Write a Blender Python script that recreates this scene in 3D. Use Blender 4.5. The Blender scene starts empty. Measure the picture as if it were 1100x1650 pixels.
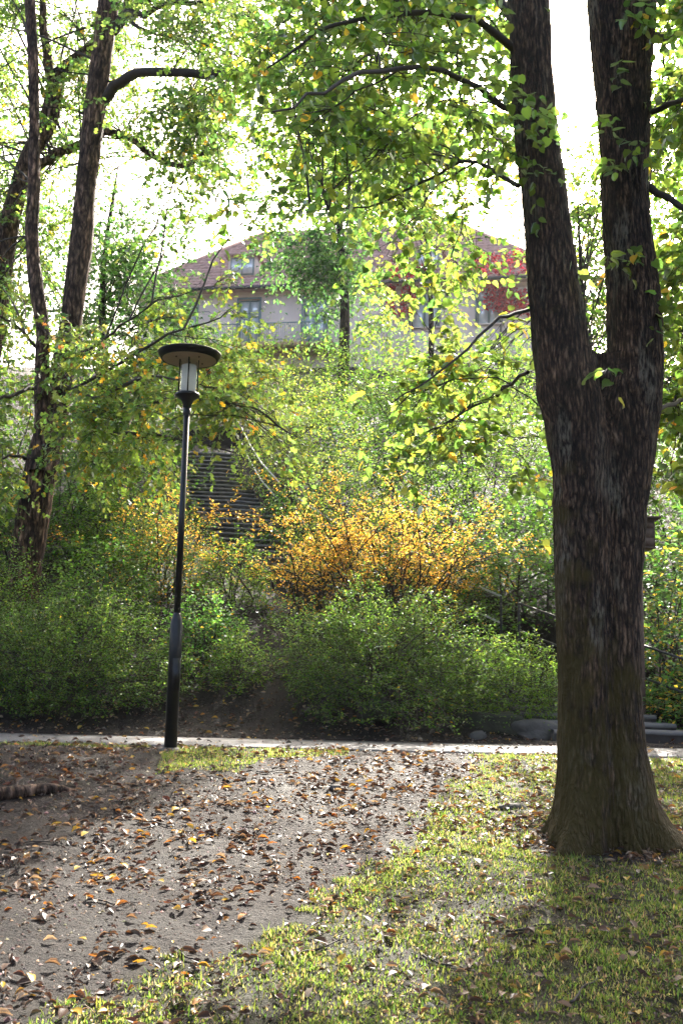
import bpy, math, random
import numpy as np
from mathutils import Matrix, Vector

rng = np.random.default_rng(11)
random.seed(11)
R = math.radians
sc = bpy.context.scene
COL = sc.collection

# ------------------------------------------------------------------ camera
F_PX, CX, CY = 1604.0, 550.0, 825.0          # the photograph is 1100 x 1650
TILT, ROLL = R(9.2), R(1.3)
CAM = np.array([0.0, 0.0, 1.6])
cam_d = bpy.data.cameras.new('camera'); cam_o = bpy.data.objects.new('camera', cam_d); COL.objects.link(cam_o)
cam_d.sensor_fit = 'VERTICAL'; cam_d.sensor_height = 36.0; cam_d.lens = 36.0 * F_PX / 1650
cam_d.clip_start = 0.05; cam_d.clip_end = 3000
cam_o.matrix_world = Matrix.Translation(CAM) @ Matrix.Rotation(math.pi / 2 + TILT, 4, 'X') @ Matrix.Rotation(ROLL, 4, 'Z')
cam_d.dof.use_dof = True; cam_d.dof.focus_distance = 9.5; cam_d.dof.aperture_fstop = 8.0
sc.camera = cam_o
MW = np.array(cam_o.matrix_world.to_3x3())

# ------------------------------------------------------------------ sky, sun, exposure
SUN_AZ, SUN_EL = R(14.0), R(37.0)            # azimuth east of +Y
SUN = np.array([math.sin(SUN_AZ) * math.cos(SUN_EL), math.cos(SUN_AZ) * math.cos(SUN_EL), math.sin(SUN_EL)])
world = bpy.data.worlds.new('World'); sc.world = world; world.use_nodes = True
wn = world.node_tree; wn.nodes.clear()
sky = wn.nodes.new('ShaderNodeTexSky'); sky.sky_type = 'NISHITA'; sky.sun_disc = False
sky.sun_elevation = SUN_EL; sky.sun_rotation = SUN_AZ
sky.air_density = 0.8; sky.dust_density = 8.0; sky.ozone_density = 0.0
bg = wn.nodes.new('ShaderNodeBackground'); bg.inputs['Strength'].default_value = 0.14
wo = wn.nodes.new('ShaderNodeOutputWorld')
wn.links.new(sky.outputs[0], bg.inputs[0]); wn.links.new(bg.outputs[0], wo.inputs[0])
sun_d = bpy.data.lights.new('sun', 'SUN'); sun_d.energy = 5.0; sun_d.angle = R(0.53); sun_d.color = (1.0, 0.94, 0.84)
sun_o = bpy.data.objects.new('sun', sun_d); COL.objects.link(sun_o)
sun_o.rotation_euler = Vector(SUN).to_track_quat('Z', 'Y').to_euler()
sc.view_settings.view_transform = 'Standard'; sc.view_settings.look = 'None'
sc.view_settings.exposure = 2.22; sc.view_settings.gamma = 1.0
sc.cycles.use_denoising = True
sc.cycles.max_bounces = 8; sc.cycles.diffuse_bounces = 4; sc.cycles.transmission_bounces = 6
sc.cycles.transparent_max_bounces = 8; sc.cycles.glossy_bounces = 3
sc.cycles.sample_clamp_indirect = 2.0; sc.cycles.caustics_reflective = False; sc.cycles.caustics_refractive = False

# ------------------------------------------------------------------ helpers: projection
def ray(px, py):
    d = MW @ np.array([(px - CX) / F_PX, (CY - py) / F_PX, -1.0]); return d
def at(px, py, D):
    """the point seen at pixel (px, py) at world depth y = D"""
    d = ray(px, py); return CAM + d * (D / d[1])
def proj(P):
    q = (np.asarray(P) - CAM) @ MW
    dep = -q[..., 2]
    return CX + F_PX * q[..., 0] / dep, CY - F_PX * q[..., 1] / dep, dep
def nrm(v):
    return v / np.maximum(np.linalg.norm(v, axis=-1, keepdims=True), 1e-9)

# ------------------------------------------------------------------ helpers: noise
def _hash(ix, iy, seed):
    h = (ix.astype(np.int64) * 374761393 + iy.astype(np.int64) * 668265263 + seed * 1442695041) & 0x7fffffff
    h = ((h ^ (h >> 13)) * 1274126177) & 0x7fffffff
    return ((h ^ (h >> 16)) & 0xffffff) / float(0xffffff)
def vnoise(x, y, seed=0, perx=None):
    x = np.asarray(x, float); y = np.asarray(y, float); x, y = np.broadcast_arrays(x, y)
    x0 = np.floor(x); y0 = np.floor(y); fx = x - x0; fy = y - y0
    fx = fx * fx * (3 - 2 * fx); fy = fy * fy * (3 - 2 * fy)
    xi = x0.astype(np.int64); yi = y0.astype(np.int64); x1 = xi + 1
    if perx: xi = xi % perx; x1 = x1 % perx
    a = _hash(xi, yi, seed); b = _hash(x1, yi, seed); c = _hash(xi, yi + 1, seed); d = _hash(x1, yi + 1, seed)
    return (a * (1 - fx) + b * fx) * (1 - fy) + (c * (1 - fx) + d * fx) * fy
def fbm(x, y, seed=0, o=4):
    s = 0; a = 0.5
    for k in range(o):
        s = s + a * (vnoise(x * 2 ** k, y * 2 ** k, seed + k) - 0.5); a *= 0.5
    return s

# ------------------------------------------------------------------ helpers: meshes
def mesh(name, V, faces, mat, col=None, smooth=False, attrs=None, mat_idx=None):
    """faces: list of int arrays (n,k)"""
    V = np.ascontiguousarray(V, dtype=np.float32)
    faces = [np.asarray(f, dtype=np.int32) for f in faces if len(f)]
    me = bpy.data.meshes.new(name)
    me.vertices.add(len(V)); me.vertices.foreach_set('co', V.ravel())
    loops = np.concatenate([f.ravel() for f in faces]); tot = np.concatenate([np.full(len(f), f.shape[1], np.int32) for f in faces])
    st = np.zeros(len(tot), np.int32); st[1:] = np.cumsum(tot)[:-1]
    me.loops.add(len(loops)); me.loops.foreach_set('vertex_index', loops)
    me.polygons.add(len(tot)); me.polygons.foreach_set('loop_start', st); me.polygons.foreach_set('loop_total', tot)
    if smooth: me.polygons.foreach_set('use_smooth', np.ones(len(tot), bool))
    if col is not None:
        a = me.attributes.new('Col', 'FLOAT_COLOR', 'POINT')
        c4 = np.ones((len(V), 4), np.float32); c4[:, :3] = col; a.data.foreach_set('color', c4.ravel())
    for k, v in (attrs or {}).items():
        a = me.attributes.new(k, 'FLOAT', 'POINT'); a.data.foreach_set('value', np.ascontiguousarray(v, np.float32))
    for m in (mat if isinstance(mat, (list, tuple)) else [mat]): me.materials.append(m)
    if mat_idx is not None: me.polygons.foreach_set('material_index', np.asarray(mat_idx, np.int32))
    me.update(calc_edges=True); me.validate()
    return me
def link(name, me, parent=None, loc=(0, 0, 0), **props):
    o = bpy.data.objects.new(name, me); COL.objects.link(o)
    o.parent = parent; o.location = loc
    for k, v in props.items(): o[k] = v
    return o
def tag(o, label, cat, group=None):
    o['label'] = label; o['category'] = cat
    if group: o['group'] = group
    return o
def thing(name, label, cat, loc=(0, 0, 0), group=None):
    o = bpy.data.objects.new(name, None); COL.objects.link(o); o.location = tuple(loc); o.empty_display_size = 0.2
    return tag(o, label, cat, group)
class MB:
    """collects shapes in world coordinates into one mesh"""
    def __init__(s): s.V = []; s.F = {}; s.n = 0; s.C = []
    def add(s, V, faces, col=None):
        V = np.asarray(V, float)
        for f in faces:
            f = np.asarray(f, np.int64)
            if len(f): s.F.setdefault(f.shape[1], []).append(f + s.n)
        s.V.append(V); s.n += len(V)
        if col is not None: s.C.append(np.broadcast_to(col, (len(V), 3)))
        return s
    def box(s, c, size, rz=0.0, taper=1.0):
        hx, hy, hz = np.array(size) / 2
        v = np.array([[x * (taper if z > 0 else 1), y * (taper if z > 0 else 1), z] for z in (-hz, hz) for x, y in ((-hx, -hy), (hx, -hy), (hx, hy), (-hx, hy))])
        ca, sa = math.cos(rz), math.sin(rz); v = np.c_[v[:, 0] * ca - v[:, 1] * sa, v[:, 0] * sa + v[:, 1] * ca, v[:, 2]]
        return s.add(v + np.asarray(c), [[(0, 3, 2, 1), (4, 5, 6, 7), (0, 1, 5, 4), (1, 2, 6, 5), (2, 3, 7, 6), (3, 0, 4, 7)]])
    def tube(s, P, r, sides=8, cap=True):
        V, Fq, caps = tube(P, r, sides)
        return s.add(V, [Fq] + ([caps] if cap and sides > 2 else []))
    def lathe(s, prof, c, n=32, caps=True):
        a = np.linspace(0, 2 * math.pi, n, endpoint=False)
        V = np.concatenate([np.c_[r * np.cos(a), r * np.sin(a), np.full(n, z)] for r, z in prof]) + np.asarray(c)
        k = np.arange(n); k2 = (k + 1) % n
        F = np.concatenate([np.c_[i * n + k, i * n + k2, (i + 1) * n + k2, (i + 1) * n + k] for i in range(len(prof) - 1)])
        fs = [F]
        if caps: fs.append(np.stack([k[::-1], (len(prof) - 1) * n + k]))
        return s.add(V, fs)
    def build(s, name, mat, parent=None, origin=None, smooth=False, **props):
        V = np.concatenate(s.V); base = np.array(parent.location) if parent is not None else np.zeros(3)
        if parent is not None and parent.parent is not None: base = base + np.array(parent.parent.location)
        o3 = np.asarray(origin, float) if origin is not None else base
        col = np.concatenate(s.C) if s.C else None
        me = mesh(name, V - o3, [np.concatenate(f) for f in s.F.values()], mat, col, smooth)
        return link(name, me, parent, tuple(o3 - base), **props)
def tube(P, r, sides=8):
    P = np.asarray(P, float); n = len(P); r = np.broadcast_to(np.asarray(r, float), (n,))
    T = nrm(np.gradient(P, axis=0)); ref = np.array([0.31, 0.17, 0.05]) if abs(T[0] @ np.array([0, 0, 1])) > .9 else np.array([0, 0, 1.0])
    U = np.zeros_like(P); u = nrm(np.cross(T[0], ref))
    for i in range(n):
        u = nrm(u - T[i] * (u @ T[i])); U[i] = u
    W = np.cross(T, U)
    a = np.linspace(0, 2 * math.pi, sides, endpoint=False)
    V = (P[:, None] + r[:, None, None] * (U[:, None] * np.cos(a)[None, :, None] + W[:, None] * np.sin(a)[None, :, None])).reshape(-1, 3)
    k = np.arange(sides); k2 = (k + 1) % sides; i = np.arange(n - 1)[:, None] * sides
    F = np.stack([i + k, i + k2, i + sides + k2, i + sides + k], -1).reshape(-1, 4)
    return V, F, np.stack([k[::-1], (n - 1) * sides + k])
def bez(a, b, c, n=8):
    t = np.linspace(0, 1, n)[:, None]; a, b, c = map(np.asarray, (a, b, c))
    return a * (1 - t) ** 2 + 2 * b * t * (1 - t) + c * t ** 2
def spline(P, n):
    P = np.asarray(P, float); m = len(P); t = np.linspace(0, m - 1, n); Q = np.vstack([2 * P[0] - P[1], P, 2 * P[-1] - P[-2]])
    i = np.minimum(t.astype(int), m - 2); f = (t - i)[:, None]; a, b, c, d = Q[i], Q[i + 1], Q[i + 2], Q[i + 3]
    return .5 * (2 * b + (c - a) * f + (2 * a - 5 * b + 4 * c - d) * f ** 2 + (3 * b - a - 3 * c + d) * f ** 3)

# ------------------------------------------------------------------ materials
def newmat(name):
    m = bpy.data.materials.new(name); m.use_nodes = True; nt = m.node_tree; nt.nodes.clear()
    out = nt.nodes.new('ShaderNodeOutputMaterial')
    def N(t, **kw):
        n = nt.nodes.new(t)
        for k, v in kw.items():
            if k.startswith('i_'):
                key = k[2:].replace('_', ' '); n.inputs[int(key) if key.isdigit() else key].default_value = v
            else: setattr(n, k, v)
        return n
    return m, nt, out, N
def ramp(N, stops):
    r = N('ShaderNodeValToRGB'); e = r.color_ramp.elements
    while len(e) > 1: e.remove(e[-1])
    e[0].position = stops[0][0]; e[0].color = (*stops[0][1], 1)
    for p, c in stops[1:]:
        x = e.new(p); x.color = (*c, 1)
    return r
def simple(name, col, rough=.5, metal=0.0, noise=0.15, scale=8, bump=0.0, spec=.5, bscale=60):
    m, nt, out, N = newmat(name); p = N('ShaderNodeBsdfPrincipled', i_Roughness=rough, i_Metallic=metal)
    p.inputs['Specular IOR Level'].default_value = spec
    tc = N('ShaderNodeTexCoord'); no = N('ShaderNodeTexNoise', i_Scale=scale, i_Detail=6.0); nt.links.new(tc.outputs['Object'], no.inputs['Vector'])
    c = np.array(col); r = ramp(N, [(.25, tuple(c * (1 - noise))), (.75, tuple(np.minimum(c * (1 + noise), 1)))])
    nt.links.new(no.outputs['Fac'], r.inputs[0]); nt.links.new(r.outputs[0], p.inputs['Base Color'])
    if bump:
        n2 = N('ShaderNodeTexNoise', i_Scale=bscale, i_Detail=5.0); nt.links.new(tc.outputs['Object'], n2.inputs['Vector'])
        b = N('ShaderNodeBump', i_Strength=bump, i_Distance=.02); nt.links.new(n2.outputs['Fac'], b.inputs['Height']); nt.links.new(b.outputs[0], p.inputs['Normal'])
    nt.links.new(p.outputs[0], out.inputs[0]); return m
def leafmat(name, trans=.5, tint=(1.35, 1.45, .6), gloss=.10, grough=.38, gain=1.0):
    """thin leaf: reflects its own colour, lets yellower light through, has a waxy sheen"""
    m, nt, out, N = newmat(name)
    a = N('ShaderNodeAttribute', attribute_name='Col')
    d = N('ShaderNodeBsdfDiffuse'); t = N('ShaderNodeBsdfTranslucent'); g = N('ShaderNodeBsdfGlossy', i_Roughness=grough); g.inputs['Color'].default_value = (.9, .95, 1, 1)
    mul = N('ShaderNodeMix', data_type='RGBA', blend_type='MULTIPLY'); mul.inputs[0].default_value = 1; mul.inputs[7].default_value = (*tint, 1)
    gn = N('ShaderNodeMix', data_type='RGBA', blend_type='MULTIPLY'); gn.inputs[0].default_value = 1; gn.inputs[7].default_value = (gain, gain, gain, 1); nt.links.new(a.outputs['Color'], gn.inputs[6])
    nt.links.new(gn.outputs[2], mul.inputs[6]); nt.links.new(gn.outputs[2], d.inputs[0]); nt.links.new(mul.outputs[2], t.inputs[0])
    m1 = N('ShaderNodeMixShader', i_0=trans); nt.links.new(d.outputs[0], m1.inputs[1]); nt.links.new(t.outputs[0], m1.inputs[2])
    fr = N('ShaderNodeFresnel', i_IOR=1.38); k = N('ShaderNodeMath', operation='MULTIPLY', i_1=1.0); k.inputs[1].default_value = gloss * 3
    nt.links.new(fr.outputs[0], k.inputs[0]); m2 = N('ShaderNodeMixShader')
    nt.links.new(k.outputs[0], m2.inputs[0]); nt.links.new(m1.outputs[0], m2.inputs[1]); nt.links.new(g.outputs[0], m2.inputs[2])
    nt.links.new(m2.outputs[0], out.inputs[0]); return m
def barkmat(name, dark, light, moss=None, lichen=None, moss_h=3.0, sx=55, sz=5.0):
    m, nt, out, N = newmat(name); L = nt.links.new
    p = N('ShaderNodeBsdfPrincipled', i_Roughness=.85); p.inputs['Specular IOR Level'].default_value = .25
    tc = N('ShaderNodeTexCoord'); mp = N('ShaderNodeMapping'); mp.inputs['Scale'].default_value = (sx, sx, sz * 1.8); L(tc.outputs['Object'], mp.inputs[0])
    n1 = N('ShaderNodeTexNoise', i_Scale=1.0, i_Detail=8.0, i_Roughness=.65); L(mp.outputs[0], n1.inputs['Vector'])
    r1 = ramp(N, [(.42, dark), (.50, tuple(.35 * (np.array(dark) + light))), (.58, light)]); L(n1.outputs['Fac'], r1.inputs[0])
    nv = N('ShaderNodeTexNoise', i_Scale=1.0, i_Detail=4.0); mpv = N('ShaderNodeMapping'); mpv.inputs['Scale'].default_value = (5, 5, 1.6); L(tc.outputs['Object'], mpv.inputs[0]); L(mpv.outputs[0], nv.inputs['Vector'])
    rv = ramp(N, [(.35, (.55, .50, .47)), (.5, (.95, .88, .82)), (.65, (1.5, 1.3, 1.15))]); L(nv.outputs['Fac'], rv.inputs[0])
    xv = N('ShaderNodeMix', data_type='RGBA', blend_type='MULTIPLY'); xv.inputs[0].default_value = 1; L(r1.outputs[0], xv.inputs[6]); L(rv.outputs[0], xv.inputs[7]); last = xv.outputs[2]
    wv = N('ShaderNodeTexNoise', i_Scale=9.0, i_Detail=3.0); L(tc.outputs['Object'], wv.inputs['Vector'])
    wa = N('ShaderNodeVectorMath', operation='MULTIPLY_ADD'); wa.inputs[1].default_value = (.05, .05, .05); L(wv.outputs['Color'], wa.inputs[0]); L(tc.outputs['Object'], wa.inputs[2])
    mc = N('ShaderNodeMapping'); mc.inputs['Scale'].default_value = (sx * .62, sx * .62, sz * .9); L(wa.outputs[0], mc.inputs[0])
    vc = N('ShaderNodeTexVoronoi', feature='DISTANCE_TO_EDGE', i_Scale=1.0); L(mc.outputs[0], vc.inputs['Vector'])
    rc = ramp(N, [(.0, (.20, .17, .15)), (.16, (.62, .58, .55)), (.38, (1.25, 1.2, 1.15))]); L(vc.outputs['Distance'], rc.inputs[0])  # cracks: darker inner bark, plus crevice shade painted into the colour
    xc = N('ShaderNodeMix', data_type='RGBA', blend_type='MULTIPLY'); xc.inputs[0].default_value = 1.0; L(last, xc.inputs[6]); L(rc.outputs[0], xc.inputs[7]); last = xc.outputs[2]
    vh_ = N('ShaderNodeMath', operation='MULTIPLY_ADD', i_1=1.6); L(vc.outputs['Distance'], vh_.inputs[0]); L(n1.outputs['Fac'], vh_.inputs[2])
    sep = N('ShaderNodeSeparateXYZ'); L(tc.outputs['Object'], sep.inputs[0])
    nor = N('ShaderNodeNewGeometry'); sn = N('ShaderNodeSeparateXYZ'); L(nor.outputs['Normal'], sn.inputs[0])
    if lichen:
        n2 = N('ShaderNodeTexNoise', i_Scale=2.6, i_Detail=6.0); mp2 = N('ShaderNodeMapping'); mp2.inputs['Scale'].default_value = (2.2, 2.2, .5); L(tc.outputs['Object'], mp2.inputs[0]); L(mp2.outputs[0], n2.inputs['Vector'])
        a = N('ShaderNodeMapRange', i_1=.54, i_2=.64, i_3=0.0, i_4=.75); L(n2.outputs['Fac'], a.inputs[0])
        b = N('ShaderNodeMath', operation='MULTIPLY'); c = N('ShaderNodeMapRange', i_1=.44, i_2=.60); L(n1.outputs['Fac'], c.inputs[0]); L(a.outputs[0], b.inputs[0]); L(c.outputs[0], b.inputs[1])
        x = N('ShaderNodeMix', data_type='RGBA'); x.inputs[7].default_value = (*lichen, 1); L(b.outputs[0], x.inputs[0]); L(last, x.inputs[6]); last = x.outputs[2]
    if moss:
        n3 = N('ShaderNodeTexNoise', i_Scale=5.0, i_Detail=7.0); L(tc.outputs['Object'], n3.inputs['Vector'])
        hgt = N('ShaderNodeMapRange', i_1=0.0, i_2=moss_h, i_3=.34, i_4=-.22); L(sep.outputs['Z'], hgt.inputs[0])
        sd = N('ShaderNodeMath', operation='MULTIPLY', i_1=-.16); L(sn.outputs['X'], sd.inputs[0])
        s1 = N('ShaderNodeMath', operation='ADD'); s2 = N('ShaderNodeMath', operation='ADD'); L(n3.outputs['Fac'], s1.inputs[0]); L(hgt.outputs[0], s1.inputs[1]); L(s1.outputs[0], s2.inputs[0]); L(sd.outputs[0], s2.inputs[1])
        mr = N('ShaderNodeMapRange', i_1=.50, i_2=.74, i_3=0.0, i_4=.75); L(s2.outputs[0], mr.inputs[0])
        x = N('ShaderNodeMix', data_type='RGBA'); x.inputs[7].default_value = (*moss, 1); L(mr.outputs[0], x.inputs[0]); L(last, x.inputs[6]); last = x.outputs[2]
    L(last, p.inputs['Base Color'])
    b = N('ShaderNodeBump', i_Strength=1.0, i_Distance=.03); L(vh_.outputs[0], b.inputs['Height']); L(b.outputs[0], p.inputs['Normal'])
    L(p.outputs[0], out.inputs[0]); return m

M = {}
M['leaf'] = leafmat('leaf', .62, (1.85, 1.95, 2.1), .07, .4, 1.25)
M['leaf_oak'] = leafmat('leaf_oak', .62, (1.85, 1.95, 2.1), .06, .4, 1.2)
M['leaf_small'] = leafmat('leaf_small', .60, (1.95, 1.95, 1.4), .05, .42, 1.35)
M['leaf_autumn'] = leafmat('leaf_autumn', .60, (1.4, 1.38, 1.2), .05, .4, 1.15)
M['leaf_dry'] = leafmat('leaf_dry', .35, (1.5, 1.15, .7), .12, .45)
M['grass'] = leafmat('grass', .56, (1.75, 1.7, 1.4), .06, .45, 1.32)
M['bark'] = barkmat('linden_bark', (.032, .023, .017), (.185, .135, .098), moss=(.062, .046, .008), lichen=(.19, .175, .13))
M['bark2'] = barkmat('oak_bark', (.065, .046, .036), (.29, .21, .16), sx=22, sz=3.5)
M['bark3'] = barkmat('far_bark', (.03, .025, .022), (.09, .075, .065), sx=12, sz=2)
M['twig'] = simple('twig_bark', (.035, .026, .02), .8, noise=.3, scale=20)
M['black_metal'] = simple('black_metal', (.006, .007, .008), .36, 0.0, .25, 14, .03, .4)
M['underside'] = simple('cream_enamel', (.66, .52, .41), .5, 0, .08, 6)
M['rail'] = simple('galvanised_steel', (.62, .63, .64), .4, .15, .15, 12)
M['rail_dark'] = simple('dark_steel', (.03, .03, .035), .45, .3, .2, 12)
M['stone'] = simple('step_stone', (.12, .115, .11), .75, 0, .45, 5, .5)
M['kerbstone'] = simple('pale_step_stone', (.13, .12, .115), .8, 0, .3, 6, .4)
M['rock'] = simple('boulder_stone', (.085, .078, .07), .85, 0, .4, 4, .6, .3, 25)
M['rock_moss'] = simple('mossy_stone', (.04, .042, .026), .9, 0, .45, 4, .6, .3, 25)
M['plaster'] = simple('pink_plaster', (.86, .68, .56), .9, 0, .07, 1.2, .1)
M['ochre'] = simple('ochre_plaster', (.50, .32, .18), .9, 0, .1, 2)
M['tile'] = simple('clay_tile', (.52, .31, .26), .75, 0, .35, 3, .2)
M['frame_paint'] = simple('grey_green_paint', (.22, .29, .28), .5, 0, .1, 3)
M['gutter'] = simple('dark_gutter', (.055, .055, .06), .5, .3, .2, 5)
M['wood'] = simple('weathered_wood', (.10, .065, .048), .8, 0, .4, 14, .4)
M['plinth'] = simple('grey_concrete', (.30, .29, .27), .9, 0, .25, 12, .3)
M['brass'] = simple('screw_metal', (.12, .08, .06), .5, .5)
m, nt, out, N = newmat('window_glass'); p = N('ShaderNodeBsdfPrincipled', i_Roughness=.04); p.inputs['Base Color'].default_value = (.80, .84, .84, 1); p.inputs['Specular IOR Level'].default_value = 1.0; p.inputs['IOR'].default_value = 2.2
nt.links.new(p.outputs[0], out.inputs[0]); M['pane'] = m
m, nt, out, N = newmat('lantern_glass'); g = N('ShaderNodeBsdfGlass', i_Roughness=.08, i_IOR=1.2); t = N('ShaderNodeBsdfTransparent'); t.inputs[0].default_value = (.92, .94, .94, 1); x = N('ShaderNodeMixShader', i_0=.35)
nt.links.new(t.outputs[0], x.inputs[1]); nt.links.new(g.outputs[0], x.inputs[2]); nt.links.new(x.outputs[0], out.inputs[0]); M['lantern_glass'] = m
m, nt, out, N = newmat('frosted_refractor'); d = N('ShaderNodeBsdfDiffuse'); d.inputs[0].default_value = (.85, .87, .87, 1); t = N('ShaderNodeBsdfTranslucent'); t.inputs[0].default_value = (.85, .87, .87, 1); x = N('ShaderNodeMixShader', i_0=.6)
nt.links.new(d.outputs[0], x.inputs[1]); nt.links.new(t.outputs[0], x.inputs[2]); nt.links.new(x.outputs[0], out.inputs[0]); M['refractor'] = m

# ------------------------------------------------------------------ terrain
_ky = np.array([-60, -5, 0, 3, 4.6, 7, 9, 10.0, 10.5, 11.8, 12.1, 14, 20, 27, 40, 53, 56, 75, 160, 1500.])
_kz = np.array([-1.5, -.2, -.05, 0, .08, .40, .68, .79, .815, .815, .87, 1.75, 4.25, 7.5, 13.0, 18.0, 18.4, 18.6, 19, 19.])
_sy = np.linspace(-60, 1500, 78001); _sz = np.interp(_sy, _ky, _kz)
_k = np.exp(-.5 * (np.arange(-45, 46) / 14.0) ** 2); _k /= _k.sum(); _sz2 = np.convolve(np.pad(_sz, 45, mode='edge'), _k, 'valid')
PATH0, PATH1 = 10.55, 11.85
_CL = spline(np.array([(3.45, 12.15, .86), (2.2, 14.4, 1.55), (.5, 17.0, 2.6), (-1.35, 19.8, 3.85), (-2.55, 22.5, 5.1), (-3.3, 25.0, 6.3), (-4.0, 28.0, 7.75), (-4.5, 30.0, 8.6)]), 70)
def zg(x, y):
    x = np.asarray(x, float); y = np.asarray(y, float); z = zg0(x, y); x, y, z = np.broadcast_arrays(x, y, z); z = z.copy()
    k_ = (y > 12.0) & (y < 31) & (np.abs(x) < 6.5)
    if k_.any():                                   # the bank is cut back where the stairs climb it
        X1, Y1 = x[k_], y[k_]; d2 = (X1[:, None] - _CL[None, :, 0]) ** 2 + (Y1[:, None] - _CL[None, :, 1]) ** 2; j = d2.argmin(1); d = np.sqrt(d2[np.arange(len(j)), j])
        w = np.clip((1.75 - d) / .6, 0, 1); w = w * w * (3 - 2 * w); z[k_] = z[k_] * (1 - w) + np.minimum(_CL[j, 2] - .16, z[k_] + .3) * w
    return z
def zg0(x, y):
    x = np.asarray(x, float); y = np.asarray(y, float)
    z = np.interp(y, _sy, _sz2)
    offp = np.clip(np.maximum(PATH0 - y, y - PATH1) / .9, 0, 1)
    z = z + offp * (.16 * fbm(x * .45, y * .45, 3, 3) + .05 * fbm(x * 1.8, y * 1.8, 9, 3) + .022 * fbm(x * 7, y * 7, 17, 3) + .012 * (vnoise(x * 13, y * 13, 19) - .5))
    z = z + np.clip((y - 13) / 8, 0, 1) * .9 * fbm(x * .12, y * .12, 31, 3)
    # slumped edge above the big root at the left
    e = np.exp(-((x + 3.3) / .9) ** 2) * (1 / (1 + np.exp(-(y - 8.35) / .05))) * np.exp(-np.maximum(y - 8.35, 0) / .8); z = z + .10 * e
    return z
def gpt(px, py):
    d = ray(px, py); t = 2.0
    for _ in range(4000):
        P = CAM + d * t
        if P[2] < zg(P[0], P[1]): break
        t += .01 + .002 * t
    return np.array([P[0], P[1], float(zg(P[0], P[1]))])
def inpoly(x, y, poly):
    r = np.zeros(np.shape(x), bool); n = len(poly)
    for i in range(n):
        (x1, y1), (x2, y2) = poly[i], poly[(i + 1) % n]
        c = ((y1 > y) != (y2 > y)) & (x < (x2 - x1) * (y - y1) / (y2 - y1 + 1e-12) + x1); r ^= c
    return r
GP = [gpt(*q)[:2] for q in ((60, 1649), (200, 1600), (360, 1540), (470, 1490), (560, 1420), (640, 1370), (700, 1300), (740, 1260), (770, 1232))]
GRASS = GP + [(GP[-1][0] + .1, PATH0), (30, PATH0), (30, -30), (-1.9, -30), (-1.9, 3.5)]
LP = [gpt(*q)[:2] for q in ((262, 1212), (250, 1250), (300, 1238), (385, 1246), (430, 1222), (560, 1219))]
STRIP = LP + [(LP[-1][0], PATH0), (LP[0][0], PATH0)]
STRIP2 = [(-5.5, PATH0), (-5.5, 10.25), (-3, 10.25), (-1.9, 10.3), (-1.9, PATH0)]
def gmask(x, y):
    wx = x + .5 * fbm(x * 1.6, y * 1.6, 41, 4) + .3 * (vnoise(x * 9, y * 9, 43) - .5); wy = y + .5 * fbm(x * 1.6, y * 1.6, 47, 4) + .3 * (vnoise(x * 9, y * 9, 49) - .5)
    a = inpoly(wx, wy, GRASS) | inpoly(x + .1 * fbm(x * 4, y * 4, 5), y + .12 * fbm(x * 4, y * 4, 6), STRIP) | inpoly(x, y + .12 * fbm(x * 4, y * 4, 8), STRIP2)
    # the soil is bare between the roots of the big tree
    a = a & (np.hypot(x - 1.95, (y - 7.4) * 1.1) > .45 + .30 * vnoise(x * 3.5, y * 3.5, 73))
    return a.astype(float)

xs = np.unique(np.concatenate([np.linspace(-5.5, 5.5, 210), np.linspace(-16, 16, 80), np.linspace(-60, 60, 60), np.array([-250, -160, -100, 100, 160, 250])]))
ys = np.unique(np.concatenate([np.linspace(3.2, 12.6, 210), np.linspace(12.6, 32, 80), np.linspace(-12, 3.2, 30), np.linspace(32, 80, 40), np.array([-100, -50, -25, 100, 150, 250, 350])]))
X, Y = np.meshgrid(xs, ys); Z = zg(X, Y); nx, ny = len(xs), len(ys)
Z = Z - .03 * ((Y > PATH0 + .05) & (Y < PATH1 - .05))
gm = gmask(X, Y)
k = np.ones(5) / 5
for _ in range(1):
    gm = np.apply_along_axis(lambda v: np.convolve(v, k, 'same'), 0, gm); gm = np.apply_along_axis(lambda v: np.convolve(v, k, 'same'), 1, gm)
i = (np.arange(ny - 1)[:, None] * nx + np.arange(nx - 1)).ravel()
m, nt, out, N = newmat('soil'); L = nt.links.new
p = N('ShaderNodeBsdfPrincipled'); p.inputs['Specular IOR Level'].default_value = .22
tc = N('ShaderNodeTexCoord'); n1 = N('ShaderNodeTexNoise', i_Scale=1.6, i_Detail=10.0, i_Roughness=.72); n2 = N('ShaderNodeTexNoise', i_Scale=55.0, i_Detail=6.0, i_Roughness=.7); n3 = N('ShaderNodeTexNoise', i_Scale=190.0, i_Detail=4.0, i_Roughness=.7)
for n in (n1, n2, n3): L(tc.outputs['Object'], n.inputs['Vector'])
r1 = ramp(N, [(.32, (.015, .010, .008)), (.52, (.038, .028, .024)), (.70, (.062, .050, .045))]); L(n1.outputs['Fac'], r1.inputs[0])
r2 = ramp(N, [(.38, (.18, .15, .13)), (.50, (.75, .74, .73)), (.62, (1.35, 1.35, 1.35))]); L(n2.outputs['Fac'], r2.inputs[0])
mx = N('ShaderNodeMix', data_type='RGBA', blend_type='MULTIPLY'); mx.inputs[0].default_value = 1.0; L(r1.outputs[0], mx.inputs[6]); L(r2.outputs[0], mx.inputs[7])
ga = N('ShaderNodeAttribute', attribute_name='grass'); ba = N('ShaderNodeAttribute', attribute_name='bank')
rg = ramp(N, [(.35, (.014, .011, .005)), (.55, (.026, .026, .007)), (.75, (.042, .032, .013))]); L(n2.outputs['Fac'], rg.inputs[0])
mg = N('ShaderNodeMix', data_type='RGBA'); L(ga.outputs['Fac'], mg.inputs[0]); L(mx.outputs[2], mg.inputs[6]); L(rg.outputs[0], mg.inputs[7])
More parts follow.
